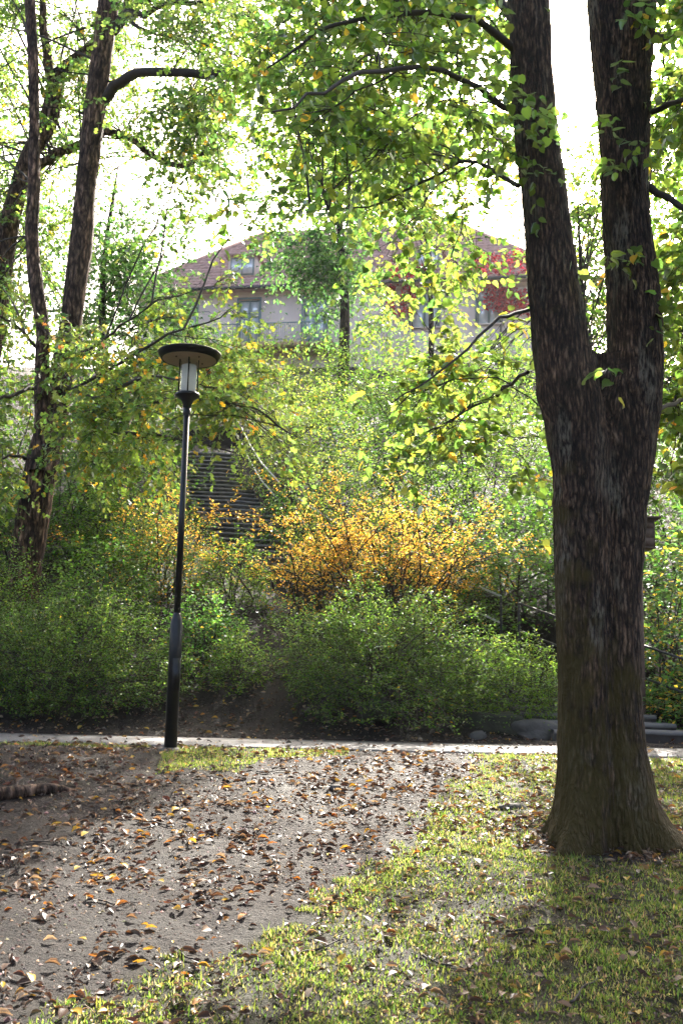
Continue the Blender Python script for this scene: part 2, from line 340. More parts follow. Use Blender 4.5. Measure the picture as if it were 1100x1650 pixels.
rb = ramp(N, [(.3, (.006, .004, .003)), (.6, (.016, .011, .008)), (.8, (.032, .02, .014))]); L(n2.outputs['Fac'], rb.inputs[0])
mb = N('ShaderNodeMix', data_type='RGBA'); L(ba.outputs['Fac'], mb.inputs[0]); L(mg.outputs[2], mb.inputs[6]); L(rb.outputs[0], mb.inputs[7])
L(mb.outputs[2], p.inputs['Base Color'])
rr = N('ShaderNodeMapRange', i_1=.3, i_2=.7, i_3=.60, i_4=.9); L(n1.outputs['Fac'], rr.inputs[0]); L(rr.outputs[0], p.inputs['Roughness'])
n4 = N('ShaderNodeTexNoise', i_Scale=16.0, i_Detail=5.0, i_Roughness=.6); L(tc.outputs['Object'], n4.inputs['Vector'])
n5 = N('ShaderNodeMath', operation='MULTIPLY_ADD', i_1=1.6); L(n4.outputs['Fac'], n5.inputs[0]); L(n2.outputs['Fac'], n5.inputs[2])
ad = N('ShaderNodeMath', operation='MULTIPLY_ADD', i_1=.5); L(n3.outputs['Fac'], ad.inputs[0]); L(n5.outputs[0], ad.inputs[2])
b = N('ShaderNodeBump', i_Strength=1.0, i_Distance=.05); L(ad.outputs[0], b.inputs['Height']); L(b.outputs[0], p.inputs['Normal']); L(p.outputs[0], out.inputs[0]); M['soil'] = m
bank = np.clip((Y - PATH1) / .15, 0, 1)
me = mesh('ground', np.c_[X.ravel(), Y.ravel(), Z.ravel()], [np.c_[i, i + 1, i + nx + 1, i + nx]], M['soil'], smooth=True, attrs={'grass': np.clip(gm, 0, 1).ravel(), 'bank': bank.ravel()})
link('ground', me, kind='structure', label='trodden soil slope with grass rising to a wooded bank')

# path: a thin asphalt sheet with uneven edges
px_ = np.linspace(-40, 40, 500); e0 = PATH0 + .09 * fbm(px_ * 1.3, px_ * 0, 61) ; e1 = PATH1 + .10 * fbm(px_ * 1.1, px_ * 0 + 5, 67)
rows = [np.c_[px_, e0, np.full(500, .80)], np.c_[px_, e0 + .015, np.full(500, .828)], np.c_[px_, (e0 + e1) / 2, np.full(500, .845)], np.c_[px_, e1 - .015, np.full(500, .828)], np.c_[px_, e1, np.full(500, .80)]]
k = np.arange(499); Fp = np.concatenate([np.c_[r * 500 + k, r * 500 + k + 1, (r + 1) * 500 + k + 1, (r + 1) * 500 + k] for r in range(4)])
M['asphalt'] = simple('worn_asphalt', (.095, .093, .095), .55, 0, .3, 30, .5, .5, 160)
link('path', mesh('path', np.concatenate(rows), [Fp], M['asphalt'], smooth=True), kind='structure', label='narrow grey asphalt path crossing behind the lamp')

# ------------------------------------------------------------------ leaf shapes  (axis +Y, upper side +Z, length 1)
def sym(left, mid, z=.10):
    """left outline points and midrib points of equal count -> folded blade of quads"""
    l = np.array(left, float); mdl = np.array(mid, float); n = len(mdl)
    Lv = np.c_[-l[:, 0], l[:, 1], z * l[:, 0] * 2]; Rv = np.c_[l[:, 0], l[:, 1], z * l[:, 0] * 2]; Mv = np.c_[np.zeros(n), mdl[:, 0], mdl[:, 1]]
    V = np.vstack([Mv, Lv, Rv]); q = []
    for a in range(n - 1): q += [(a, a + 1, n + a + 1, n + a), (a, 2 * n + a, 2 * n + a + 1, a + 1)]
    return V, np.array(q)
T = {}
T['linden'] = sym([(.20, -.07), (.44, .22), (.34, .62), (.01, 1.0)], [(0, 0), (.28, .0), (.64, .02), (1.0, -.14)], .15)
T['oval'] = sym([(.02, 0), (.27, .38), (.02, 1.0)], [(0, 0), (.45, .03), (1, -.06)])
T['small'] = (np.array([(0, 0, 0), (-.27, .30, .07), (-.22, .68, .05), (0, 1, -.05), (.22, .68, .05), (.27, .30, .07)]), np.array([(0, 3, 2, 1), (0, 5, 4, 3)]))
T['oak'] = sym([(.03, 0), (.36, .32), (.13, .46), (.36, .76), (.01, 1.0)], [(0, 0), (.22, 0), (.44, .02), (.64, .02), (1, -.08)], .08)
T['tiny'] = (np.array([(0, 0, 0), (-.28, .45, .09), (0, 1, -.05), (.28, .45, .09)]), np.array([(0, 2, 1), (0, 3, 2)]))
a_ = np.linspace(-2.5, 2.5, 11); rr_ = np.array([.55, .35, .85, .45, .75, 1.0, .75, .45, .85, .35, .55]); rr_[[4, 6]] = .5
_mp = np.vstack([[0, 0, 0], np.c_[np.sin(a_) * rr_ * .6, .35 + np.cos(a_) * rr_ * .62, .06 * np.abs(np.sin(a_))]])
_mp[0] = (0, .25, -.04)
T['maple'] = (_mp, np.array([(0, j + 1, j, j) for j in range(1, 11)])[:, :3])
# curled dry leaves for the ground
def curled(curl, twist, n=4):
    w = np.interp(np.linspace(0, 1, n), [0, .25, .5, .75, 1], [.05, .34, .40, .26, .03]); V = []
    for j, t in enumerate(np.linspace(0, 1, n)):
        for s in (-1, 0, 1):
            V.append((s * w[j] * math.cos(curl * abs(s)), t, abs(s) ** 1.5 * w[j] * math.sin(curl * abs(s)) * .9 + .08 * math.sin(t * 3) * twist + .07 * s * twist * (t - .5)))
    V = np.array(V); q = [(r * 3 + c, r * 3 + c + 1, r * 3 + c + 4, r * 3 + c + 3) for r in range(n - 1) for c in range(2)]
    return V, np.array(q)
T['dry0'] = curled(.5, .6); T['dry1'] = curled(1.1, 1.2); T['dry2'] = curled(.8, -1.0); T['dry3'] = curled(1.5, .3)

def pick(pal, n, jit=.22):
    cols = np.array([c for c, w in pal]); w = np.array([w for c, w in pal], float); c = cols[rng.choice(len(cols), n, p=w / w.sum())]
    return c * (1 + jit * rng.normal(size=(n, 1))).clip(.5, 1.7) * (1 + .10 * rng.normal(size=(n, 3))).clip(.7, 1.3)

class Leaves:
    """leaves and the twigs that carry them, in world coordinates"""
    def __init__(s, tmpl): s.t = tmpl; s.P = []; s.R = []; s.S = []; s.C = []; s.wood = MB()
    def put(s, P, D, Nn, S, C):
        D = nrm(D); X_ = nrm(np.cross(D, Nn)); Z_ = np.cross(X_, D)
        s.P.append(P); s.R.append(np.stack([X_, D, Z_], -1)); s.S.append(S); s.C.append(C)
    def sprays(s, p0, d, L, m, size, pal, droop=.35, tilt=.5, hang=.35, wr=.004, start=.2, wood=True, pet=.25, jit=.22, keep=None):
        p0 = np.asarray(p0, float); d = nrm(np.asarray(d, float)); n = len(p0); L = np.broadcast_to(np.asarray(L, float), (n,)).copy()
        if keep is not None:
            kp = rng.random(n) < keep(p0 + d * L[:, None] * .6); p0, d, L = p0[kp], d[kp], L[kp]; n = len(p0)
        if n == 0: return
        t = np.linspace(start, 1, m)[None] + rng.normal(size=(n, m)) * .25 / m
        dn = np.array([0, 0, -1.0])
        pos = p0[:, None] + d[:, None] * (L[:, None] * t)[..., None] + dn * (droop * L[:, None] * t * t)[..., None]
        tan = nrm(d[:, None] + dn * (2 * droop * t)[..., None])
        side = nrm(np.cross(tan, np.array([0, 0, 1.0])) + 1e-3); sg = np.where((np.arange(m)[None] + rng.integers(0, 2, (n, 1))) % 2, 1., -1.)
        sg = np.where(rng.random((n, m)) < .15, -sg, sg)
        ld = nrm(tan * .55 + side * (sg * .8)[..., None] + dn * hang + .35 * rng.normal(size=(n, m, 3)))
        nn = nrm(np.array([0, 0, 1.0]) + tilt * rng.normal(size=(n, m, 3)))
        sz = size * rng.uniform(.65, 1.15, (n, m))
        pos = pos + ld * (pet * sz)[..., None]
        C = pick(pal, n * m, jit) * (1 + .12 * rng.normal(size=(n, 1)).clip(-2, 2)).repeat(m, 0)
        s.put(pos.reshape(-1, 3), ld.reshape(-1, 3), nn.reshape(-1, 3), sz.ravel(), C)
        if wood:
            tt = np.array([0, 1.0]) if s.t == 'tiny' else np.array([0, .5, 1.0]); nr = len(tt); Q = p0[:, None] + d[:, None] * (L[:, None] * tt)[..., None] + dn * (droop * L[:, None] * tt * tt)[..., None]
            u = nrm(np.cross(d, np.array([.3, .2, 1.0]))); w = np.cross(d, u); r = wr * np.linspace(1, .2, nr)
            ang = np.array([0, 2.094, 4.189])
            ring = u[:, None] * np.cos(ang)[None, :, None] + w[:, None] * np.sin(ang)[None, :, None]
            V = (Q[:, :, None] + ring[:, None] * r[None, :, None, None]).reshape(-1, 3)
            k = np.arange(3); b0 = (np.arange(n) * 3 * nr)[:, None, None] + (np.arange(nr - 1) * 3)[None, :, None]
            Fq = np.stack([b0 + k, b0 + (k + 1) % 3, b0 + 3 + (k + 1) % 3, b0 + 3 + k], -1).reshape(-1, 4)
            s.wood.add(V, [Fq])
    def arrays(s): return np.concatenate(s.P), np.concatenate(s.R), np.concatenate(s.S), np.concatenate(s.C)
    def count(s): return sum(map(len, s.P))
    def build(s, name, mat, parent, n_parts=0, part_mat=None):
        P, Rm, S, C = s.arrays(); base = np.array(parent.location); tv, tf = T[s.t]
        if n_parts:                                   # the leaves that show largest are parts of their own
            px, py, dep = proj(P); facing = np.abs(np.einsum('ij,ij->i', Rm[:, :, 2], nrm(P - CAM)))
            big = S / np.maximum(dep, .1) * np.sqrt(facing); big[(px < 0) | (px > 1100) | (py < 0) | (py > 1650) | (dep < 1)] = 0
            o_ = np.argsort(-big); idx = o_[:n_parts]; rest = o_[n_parts:]
            km = 8; lum = C[idx]; cen = lum[rng.choice(len(lum), km, replace=False)]
            for _ in range(6):
                lab = np.argmin(((lum[:, None] - cen[None]) ** 2).sum(-1), 1)
                for q in range(km):
                    if (lab == q).any(): cen[q] = lum[lab == q].mean(0)
            mes = [mesh('leaf', tv, [tf], mat, np.broadcast_to(c, (len(tv), 3))) for c in cen]
            for a, q in zip(idx, lab):
                o = bpy.data.objects.new('leaf', mes[q]); COL.objects.link(o); o.parent = parent
                mm = Matrix(Rm[a].tolist()).to_4x4(); mm = Matrix.Translation(Vector(P[a] - base)) @ mm @ Matrix.Scale(float(S[a]), 4); o.matrix_basis = mm
            P, Rm, S, C = P[rest], Rm[rest], S[rest], C[rest]
        n = len(P); k = len(tv)
        bend = (1 + .8 * rng.normal(size=(n, 1)))
        V0 = np.broadcast_to(tv, (n, k, 3)).copy(); V0[:, :, 2] *= bend
        V = np.einsum('nij,nkj->nki', Rm, V0) * S[:, None, None] + P[:, None] - base
        Fq = (tf[None] + (np.arange(n) * k)[:, None, None]).reshape(-1, tf.shape[1])
        me = mesh(name, V.reshape(-1, 3), [Fq], mat, np.repeat(C, k, 0))
        return link(name, me, parent, kind='stuff')

# ------------------------------------------------------------------ gaps in the crowns that let the sun on to the ground
LITP = [[gpt(*q)[:2] for q in poly] for poly in (
    [(0, 1380), (150, 1330), (330, 1260), (480, 1232), (790, 1228), (800, 1290), (900, 1340), (880, 1430), (800, 1580), (600, 1649), (60, 1640), (0, 1560)],
    [(430, 1222), (900, 1222), (890, 1205), (430, 1203)])]
def sunkeep(lo=.06):
    def f(P):
        t = (P[:, 2] - .5) / SUN[2]; g = P - SUN * t[:, None]
        t = (P[:, 2] - zg(g[:, 0], g[:, 1])) / SUN[2]; g = P - SUN * t[:, None]
        wx = g[:, 0] + .5 * fbm(g[:, 0] * 1.5, g[:, 1] * 1.5, 77); wy = g[:, 1] + .5 * fbm(g[:, 0] * 1.5, g[:, 1] * 1.5, 78)
        r = np.ones(len(P))
        for poly in LITP: r[inpoly(wx, wy, poly)] = lo
        # the opening the sun itself shines through
        px, py, dep = proj(P); r[((px - 912) / 58) ** 2 + ((py - 70) / 95) ** 2 < 1] = .02
        return r
    return f
KEEP = sunkeep()

def rnd_dir(n, up=.0, out=None, w=1.0):
    v = rng.normal(size=(n, 3))
    if out is not None: v = nrm(v) + out * w
    v[:, 2] += up; return nrm(v)

def clumps(leaves, limbs, boxes, pal, size, m, L=(.3, .6), droop=.35, branch_r=.012, hang=.35, tilt=.5, wr=.0035, sub=4, keep=KEEP, spread=(1, 1, .6), near_pull=.0, jit=.22):
    """boxes: (x0,y0,x1,y1,D0,D1,count,radius,sprays) in photograph pixels and metres of depth: foliage clumps, each on its own branch from the nearest limb"""
    nodes = np.concatenate(limbs)
    for (x0, y0, x1, y1, D0, D1, cnt, rad, ns) in boxes:
        for _ in range(cnt):
            c = at(rng.uniform(x0, x1), rng.uniform(y0, y1), rng.uniform(D0, D1))
            if c[2] < zg(c[0], c[1]) + .5: continue
            dv = nodes - c; dist = np.linalg.norm(dv, axis=1) + np.maximum(-(c[2] - nodes[:, 2]), 0) * .2
            j = np.argsort(dist)[:12]; a = nodes[rng.choice(j)]
            mid = .5 * (a + c) + np.array([0, 0, .18 * np.linalg.norm(c - a)]) + .06 * np.linalg.norm(c - a) * rng.normal(size=3)
            B = bez(a, mid, c, 9); B[1:-1] += rng.normal(size=(7, 3)) * .02
            ln = np.linalg.norm(c - a); leaves.wood.tube(B, np.linspace(branch_r * (.5 + .25 * ln), branch_r * .35, 9), 5, cap=False)
            out = nrm(c - a + 1e-6)
            subs = [B[4:]]
            for q in range(sub):
                tip = c + nrm(rng.normal(size=3)) * np.array(spread) * rad * rng.uniform(.5, 1.0) + out * rad * .25
                s0 = B[rng.integers(4, 9)]; Q = bez(s0, .5 * (s0 + tip) + np.array([0, 0, .12 * rad]), tip, 6); subs.append(Q)
                leaves.wood.tube(Q, np.linspace(branch_r * .45, branch_r * .18, 6), 4, cap=False)
            pts = np.concatenate(subs); p0 = pts[rng.integers(0, len(pts), ns)] + rng.normal(size=(ns, 3)) * .02
            d = nrm(nrm(p0 - c + 1e-4) * .5 + out * .35 + .7 * rng.normal(size=(ns, 3)) * np.array([1, 1, .55]))
            leaves.sprays(p0, d, rng.uniform(*L, ns), m, size, pal, droop, tilt, hang, wr, keep=keep, jit=jit)

def bark_tube(P, r, sides, rings, amp, seed, fr=7.0, fz=2.2, smooth_n=True):
    P = spline(P, rings); r = np.interp(np.linspace(0, 1, rings), np.linspace(0, 1, len(r)), r)
    V, Fq, caps = tube(P, r, sides); V = V.reshape(rings, sides, 3)
    zz = np.concatenate([[0], np.cumsum(np.linalg.norm(np.diff(P, axis=0), axis=1))])
    return bark_disp(V, P, r, zz, amp, seed, fr, fz), Fq, caps
def bark_disp(V, P, r, zz, amp, seed, fr, fz):
    rings, sides, _ = V.shape
    th = np.arange(sides) / sides; per = max(6, int(round(2 * math.pi * np.mean(r) * fr * 2)))
    u = th[None] * per + 0 * zz[:, None]; v = zz[:, None] * fz + 0 * th[None]
    wob = 1.2 * (vnoise(u * .25, v * .8, seed + 5) - .5)
    rid = 1 - np.abs(2 * vnoise(u + wob * 0, v + wob, seed, per) - 1)
    rid2 = 1 - np.abs(2 * vnoise(u * 2 , v * 2.3, seed + 1, per * 2) - 1)
    low = vnoise(th[None] * 5 + 0 * v, zz[:, None] * 1.1 + 0 * u, seed + 2, 5) - .5
    h = amp * (rid * 1.0 + rid2 * .55 - .9) + low * np.asarray(r).mean() * .16
    dirn = nrm(V - P[:, None]); return (V + dirn * h[..., None]).reshape(-1, 3)

# ==================================================================== the big forked linden
DT = 7.4
# rows of the photograph's trunk edges: py, left stem x0,x1, right stem x0,x1
low = np.array([(1420, 886, 985, 955, 1052), (1340, 890, 988, 952, 1046), (1250, 894, 986, 950, 1042), (1200, 895, 985, 948, 1038), (1100, 898, 984, 946, 1033), (1000, 896, 984, 946, 1033), (900, 894, 984, 948, 1035), (820, 892, 984, 950, 1039), (760, 888, 982, 955, 1048), (700, 879, 976, 960, 1056), (650, 869, 968, 966, 1063), (610, 864, 958, 974, 1064), (570, 859, 950, 977, 1063)], float)
def stem(rows, i0, i1):
    out_ = []
    for r in rows:
        a = at(r[i0], r[0], DT); b = at(r[i1], r[0], DT); out_.append(np.r_[(a + b) / 2, np.linalg.norm(b - a) / 2])
    return np.array(out_)
sl, sr = stem(low, 1, 2), stem(low, 3, 4)
base = np.array([.5 * (sl[1, 0] + sr[1, 0]), DT, float(zg(.5 * (sl[1, 0] + sr[1, 0]), DT))])
linden = thing('linden_tree', 'big linden with deeply ridged dark trunk forking into two stems at the right', 'tree', base)
rings, sides = 270, 170
tz = np.linspace(0, 1, rings); A = spline(sl, rings); B = spline(sr, rings)
th = np.linspace(0, 2 * math.pi, sides, endpoint=False); dirs = np.c_[np.cos(th), np.sin(th)]
cen = .5 * (A[:, :3] + B[:, :3]); B[:, 1] += .05; A[:, 1] -= .03
lo_ = np.zeros((rings, sides)); hi_ = np.full((rings, sides), 1.2)
def fsm(rad):
    p = cen[:, None, :2] + rad[..., None] * dirs[None]
    d1 = np.linalg.norm(p - A[:, None, :2], axis=-1) - A[:, None, 3]; d2 = np.linalg.norm(p - B[:, None, :2], axis=-1) - B[:, None, 3]
    kk = .05; h_ = np.clip(.5 + .5 * (d2 - d1) / kk, 0, 1); return d2 * (1 - h_) + d1 * h_ - kk * h_ * (1 - h_)
for _ in range(26):
    md = .5 * (lo_ + hi_); ins = fsm(md) < 0; lo_ = np.where(ins, md, lo_); hi_ = np.where(ins, hi_, md)
rad = lo_
zrow = .5 * (A[:, 2] + B[:, 2]); hgt = zrow - base[2]
flare = np.exp(-np.maximum(hgt + .02, 0) / .16) * .085 + np.exp(-np.maximum(hgt, 0) / .5) * .03
butt = .22 + 1.0 * np.maximum(0, np.cos(th * 3 + .6)) ** 2 + .7 * np.maximum(0, np.cos(th * 5 - 1.0)) ** 4 + .75 * np.maximum(0, np.cos(th - .1)) ** 6 + .5 * np.maximum(0, np.cos(th * 7 + .3)) ** 4
rad = rad + flare[:, None] * butt[None] * 1.25
V = np.stack([cen[:, None, 0] + rad * dirs[None, :, 0], cen[:, None, 1] + rad * dirs[None, :, 1], np.broadcast_to(zrow[:, None], rad.shape)], -1)
# tilt away from exact horizontals is negligible; ridges of the bark
zz = zrow - zrow[0]
V = bark_disp(V, np.c_[cen[:, :2], zrow], np.full(rings, .30), zz, .021, 5, 9.0, 4.5)
k = np.arange(sides); k2 = (k + 1) % sides; ii = np.arange(rings - 1)[:, None] * sides
Fq = np.stack([ii + k, ii + k2, ii + sides + k2, ii + sides + k], -1).reshape(-1, 4)
mb_ = MB().add(V, [Fq])
upL = np.array([(690, 884, 960), (640, 867, 958), (600, 862, 953), (500, 855, 939), (400, 846, 922), (300, 837, 908), (200, 828, 894), (100, 822, 888), (0, 818, 884), (-150, 806, 868), (-400, 780, 835), (-700, 770, 815)], float)
upR = np.array([(690, 978, 1054), (640, 970, 1061), (600, 979, 1063), (500, 975, 1060), (400, 974, 1052), (300, 971, 1045), (200, 966, 1045), (100, 956, 1048), (0, 946, 1052), (-150, 950, 1040), (-400, 985, 1060), (-700, 1000, 1060)], float)
def trunk_path(rows, D, lean=0.0):
    o_ = []
    for j, r in enumerate(rows):
        a = at(r[1], r[0], D + lean * j); b = at(r[2], r[0], D + lean * j); o_.append(np.r_[(a + b) / 2, np.linalg.norm(b - a) / 2])
    return np.array(o_)
pL, pR = trunk_path(upL, DT - .03), trunk_path(upR, DT + .05)
for j, (q, sd) in enumerate(((pL, 21), (pR, 33))):
    Vb, Fb, cb = bark_tube(q[:, :3], q[:, 3], 90, 240, .017, sd, 9.0, 4.5); mb_.add(Vb, [Fb])
# knots on the stems
mb_.build('trunk', M['bark'], linden, smooth=True)
# limbs of the linden
def limb(pts, r0, r1, n=14): 
    P = spline(np.array(pts), n); P[1:-1] += rng.normal(size=(n - 2, 3)) * .012
    return P, np.linspace(r0, r1, n)
L_limbs = []
defs = [
    ([(840, 90), (760, 30), (640, 20), (520, 50), (430, 110)], (7.4, 7.0, 6.6, 6.4, 6.4), .034, .006),
    ([(835, 300), (760, 260), (690, 290), (600, 330), (500, 340)], (7.4, 7.8, 8.0, 8.2, 8.5), .020, .005),
    ([(835, 40), (740, -60), (600, -120), (480, -100)], (7.4, 8.0, 8.8, 9.4), .045, .008),
    ([(850, 600), (790, 640), (700, 690), (640, 720)], (7.4, 8.3, 9.0, 9.3), .016, .006),
    ([(850, 500), (800, 520), (720, 590), (630, 650)], (7.4, 7.0, 6.6, 6.4), .016, .005),
    ([(1045, 300), (1100, 335), (1180, 380), (1250, 420)], (7.4, 7.3, 7.2, 7.2), .032, .010),
    ([(1045, 60), (1110, 50), (1200, 20), (1300, 30)], (7.4, 7.8, 8.2, 8.5), .045, .012),
    ([(1060, 660), (1110, 640), (1180, 640), (1260, 670)], (7.4, 8.4, 9.0, 9.2), .020, .007),
    ([(1050, 180), (1110, 160), (1170, 200), (1240, 190)], (7.4, 6.8, 6.3, 6.0), .025, .008),
    ([(830, 180), (700, 110), (560, 130), (440, 180)], (7.4, 6.4, 5.6, 5.2), .026, .006),
    ([(850, -150), (780, -300), (640, -380), (450, -420)], (7.4, 6.5, 5.5, 5.0), .06, .015),
    ([(1020, -200), (1120, -330), (1300, -400)], (7.4, 7.0, 6.5), .06, .015),
]
mbl = MB()
for pts, Ds, r0, r1 in defs:
    P, rr2 = limb([at(x, y, D) for (x, y), D in zip(pts, Ds)], r0, r1); L_limbs.append(P); mbl.tube(P, rr2, 8, cap=False)
LIN = [((.085, .135, .018), 5), ((.11, .165, .022), 5), ((.065, .115, .022), 4), ((.15, .19, .025), 2), ((.42, .27, .02), .3)]
LINY = [((.10, .15, .02), 5), ((.15, .19, .025), 4), ((.07, .12, .02), 3), ((.45, .30, .03), .6), ((.50, .24, .03), .1)]
lv = Leaves('linden')
clumps(lv, L_limbs, [
    (430, -120, 790, 120, 6.2, 10.5, 20, .6, 16),
    (430, 100, 780, 300, 6.2, 10.5, 15, .55, 14),
    (400, -60, 830, 370, 9.8, 13.5, 40, .75, 18),
    (560, 250, 840, 420, 7.5, 10, 9, .45, 14),
    (300, -250, 830, -100, 5.5, 9.0, 3, .6, 14),
    (1060, -100, 1250, 330, 6.5, 9.5, 20, .5, 22)], LIN, .078, 10, (.30, .62), branch_r=.010)
clumps(lv, L_limbs, [
    (620, 590, 840, 800, 7.6, 9.6, 12, .40, 8),
    (1070, 330, 1250, 800, 7.4, 10, 24, .5, 22),
    (700, 520, 840, 620, 8.0, 10, 5, .35, 10)], LINY, .092, 8, (.28, .55), branch_r=.009)
# sprigs growing straight from the bark
for (x, y, D, n_) in ((848, 190, 7.0, 3), (870, 185, 7.05, 3), (990, 210, 7.0, 3), (1000, 265, 7.0, 4), (1030, 225, 7.0, 3), (985, 410, 7.0, 3), (1015, 415, 7.05, 3), (988, 590, 7.0, 3), (995, 105, 7.0, 2), (1040, 20, 7.0, 4), (1010, 5, 7.0, 3), (1065, 500, 7.2, 3), (915, 410, 7.05, 1)):
    c = at(x, y, D); d = rnd_dir(n_, .1, np.array([0, -1, 0]), 1.0)
    lv.sprays(np.repeat(c[None] + [0, .12, 0], n_, 0), d, rng.uniform(.15, .28, n_), 4, .09, LIN if y < 380 else LINY, .4, .5, .4, .003)
mbl.add(np.concatenate(lv.wood.V), [np.concatenate(f) for f in lv.wood.F.values()])
mbl.build('branches', M['twig'], linden, smooth=True)
lv.build('crown', M['leaf'], linden, 300)
NL = {'linden': lv.count()}

# ==================================================================== the tree at the left with two stems
DL = 16.0
mainr = np.array([(1010, 6, 66), (965, 11, 62), (880, 22, 72), (800, 34, 84), (720, 50, 100), (640, 72, 113), (560, 90, 126), (525, 97, 132), (460, 105, 140), (380, 115, 150), (300, 122, 155), (200, 132, 168), (100, 145, 180), (0, 160, 192), (-150, 170, 196), (-400, 180, 198)], float)
stemB = np.array([(760, 48, 80), (700, 55, 86), (640, 56, 82), (570, 58, 80), (525, 59, 79), (460, 47, 70), (380, 42, 62), (300, 45, 65), (200, 47, 63), (100, 46, 62), (0, 40, 57), (-200, 30, 44), (-400, 10, 22)], float)
stemC = np.array([(760, -90, -40), (600, -45, -5), (500, -22, 12), (380, -4, 27), (300, 18, 45), (250, 36, 62), (200, 62, 90), (150, 75, 102), (120, 84, 104), (75, 140, 160), (20, 190, 206), (-60, 250, 262)], float)
b0 = trunk_path(mainr, DL); pB = trunk_path(stemB, DL - .25, .02); pC = trunk_path(stemC, DL + 1.6)
ash = thing('leaning_tree', 'tall leaning tree with twin brown stems behind the left green bush', 'tree', (b0[1, 0], DL, float(zg(b0[1, 0], DL))))
mb_ = MB()
for q, sd, s_ in ((b0, 51, 64), (pB, 57, 40)):
    Vb, Fb, cb = bark_tube(q[:, :3], q[:, 3], s_, 200, .010, sd, 7.0, 2.2); mb_.add(Vb, [Fb])
mb_.build('trunk', M['bark2'], ash, smooth=True)
gb = np.array([pC[0, 0], DL + 1.6, float(zg(pC[0, 0], DL + 1.6))])
ash2 = thing('leaning_tree', 'dark tree at the left edge leaning right behind the twin stems', 'tree', gb)
Vb, Fb, cb = bark_tube(np.vstack([gb - [.3, 0, .3], pC[:, :3]]), np.r_[pC[0, 3] * 1.3, pC[:, 3]], 48, 160, .010, 63, 7.0, 2.2)
mb_ = MB().add(Vb, [Fb])
P, rr2 = limb([at(x, y, DL + 1.6) for x, y in ((92, 150), (76, 95), (70, 20), (60, -80))], .11, .05); mb_.tube(P, rr2, 10)
P2, rr2 = limb([at(x, y, DL + 1.6) for x, y in ((60, 268), (95, 246), (135, 232), (170, 212))], .09, .07); mb_.tube(P2, rr2, 10)
P3, rr2 = limb([at(x, y, DL + 1.3) for x, y in ((168, 211), (210, 222), (255, 257), (300, 268), (325, 250), (352, 239))], .075, .022); mb_.tube(P3, rr2, 10)
mb_.build('trunk', M['bark2'], ash2, smooth=True)
A_limbs = [b0[8:, :3], pB[6:, :3], P3]; mbl = MB()
for pts, Ds, r0, r1 in (
    ([(165, 165), (190, 135), (225, 118), (300, 118), (360, 121), (432, 113)], (16, 15.8, 15.4, 15, 14.7, 14.4), .10, .05),
    ([(182, 50), (215, 12), (250, -10), (330, -60)], (16, 16, 16, 16), .10, .05),
    ([(205, 22), (235, 24), (270, 8), (360, -2), (440, -30)], (16, 15.6, 15.2, 14.8, 14.5), .06, .03),
    ([(205, 28), (225, 45), (255, 55), (285, 60)], (16, 15.8, 15.6, 15.4), .04, .015),
    ([(110, 590), (150, 560), (205, 520), (262, 478)], (16, 15, 14, 13.2), .032, .006),
    ([(95, 620), (160, 640), (230, 605), (285, 612)], (16, 14.5, 13, 12.2), .05, .012),
    ([(95, 640), (170, 600), (260, 545), (330, 520), (386, 488)], (16, 14.5, 13.4, 12.8, 12.4), .032, .005),
    ([(90, 660), (180, 660), (300, 640), (400, 660), (470, 700)], (16, 14.5, 13, 12.2, 12.0), .05, .008),
    ([(70, 700), (140, 700), (250, 700), (380, 730)], (16, 15, 14, 13.2), .05, .010),
    ([(60, 560), (20, 520), (-30, 500)], (15.8, 15, 14.2), .03, .010),
    ([(60, 620), (10, 640), (-60, 660)], (16, 15, 14), .04, .010),
    ([(50, 740), (20, 735), (-20, 742)], (16, 15.5, 15), .03, .012)):
    P, rr2 = limb([at(x, y, D) for (x, y), D in zip(pts, Ds)], r0, r1); A_limbs.append(P[3:]); mbl.tube(P, rr2, 8, cap=False)
OAK = [((.11, .165, .025), 5), ((.14, .19, .03), 4), ((.08, .135, .025), 4), ((.055, .11, .03), 1.5), ((.42, .26, .02), .35)]
OAKY = [((.13, .18, .028), 6), ((.16, .20, .03), 4), ((.08, .14, .03), 3), ((.45, .27, .02), .6), ((.35, .14, .03), .15)]
lv = Leaves('oak')
clumps(lv, A_limbs, [
    (-120, -150, 230, 120, 16.6, 19, 26, .7, 20),
    (220, -120, 450, 90, 13, 17, 20, .65, 18),
    (-80, 100, 150, 330, 16.6, 19, 16, .6, 18),
    (230, 110, 450, 330, 13, 16, 17, .55, 18),
    (300, -50, 520, 320, 14.5, 19, 24, .75, 18),
    (-80, 330, 100, 560, 16.8, 19, 10, .6, 20)], OAK, .105, 10, (.35, .7), branch_r=.014, droop=.3)
clumps(lv, A_limbs, [
    (120, 540, 260, 780, 13, 16.5, 20, .5, 18),
    (-60, 560, 60, 800, 14, 17.5, 12, .5, 18),
    (30, 540, 150, 640, 14, 15.6, 3, .3, 12),
    (200, 575, 420, 680, 11.8, 15.5, 24, .45, 14),
    (250, 510, 330, 580, 12.2, 14.5, 2, .35, 10),
    (390, 640, 470, 740, 11.6, 13, 5, .3, 10),
    (280, 430, 400, 520, 12.6, 15, 4, .4, 9),
    (-20, 480, 30, 560, 13, 15, 3, .3, 10)], OAKY, .100, 10, (.3, .6), branch_r=.012, droop=.45, hang=.5)
mbl.add(np.concatenate(lv.wood.V), [np.concatenate(f) for f in lv.wood.F.values()])
mbl.build('branches', M['twig'], ash, smooth=True); lv.build('crown', M['leaf_oak'], ash, 300); NL['oak'] = lv.count()
lv = Leaves('oak')
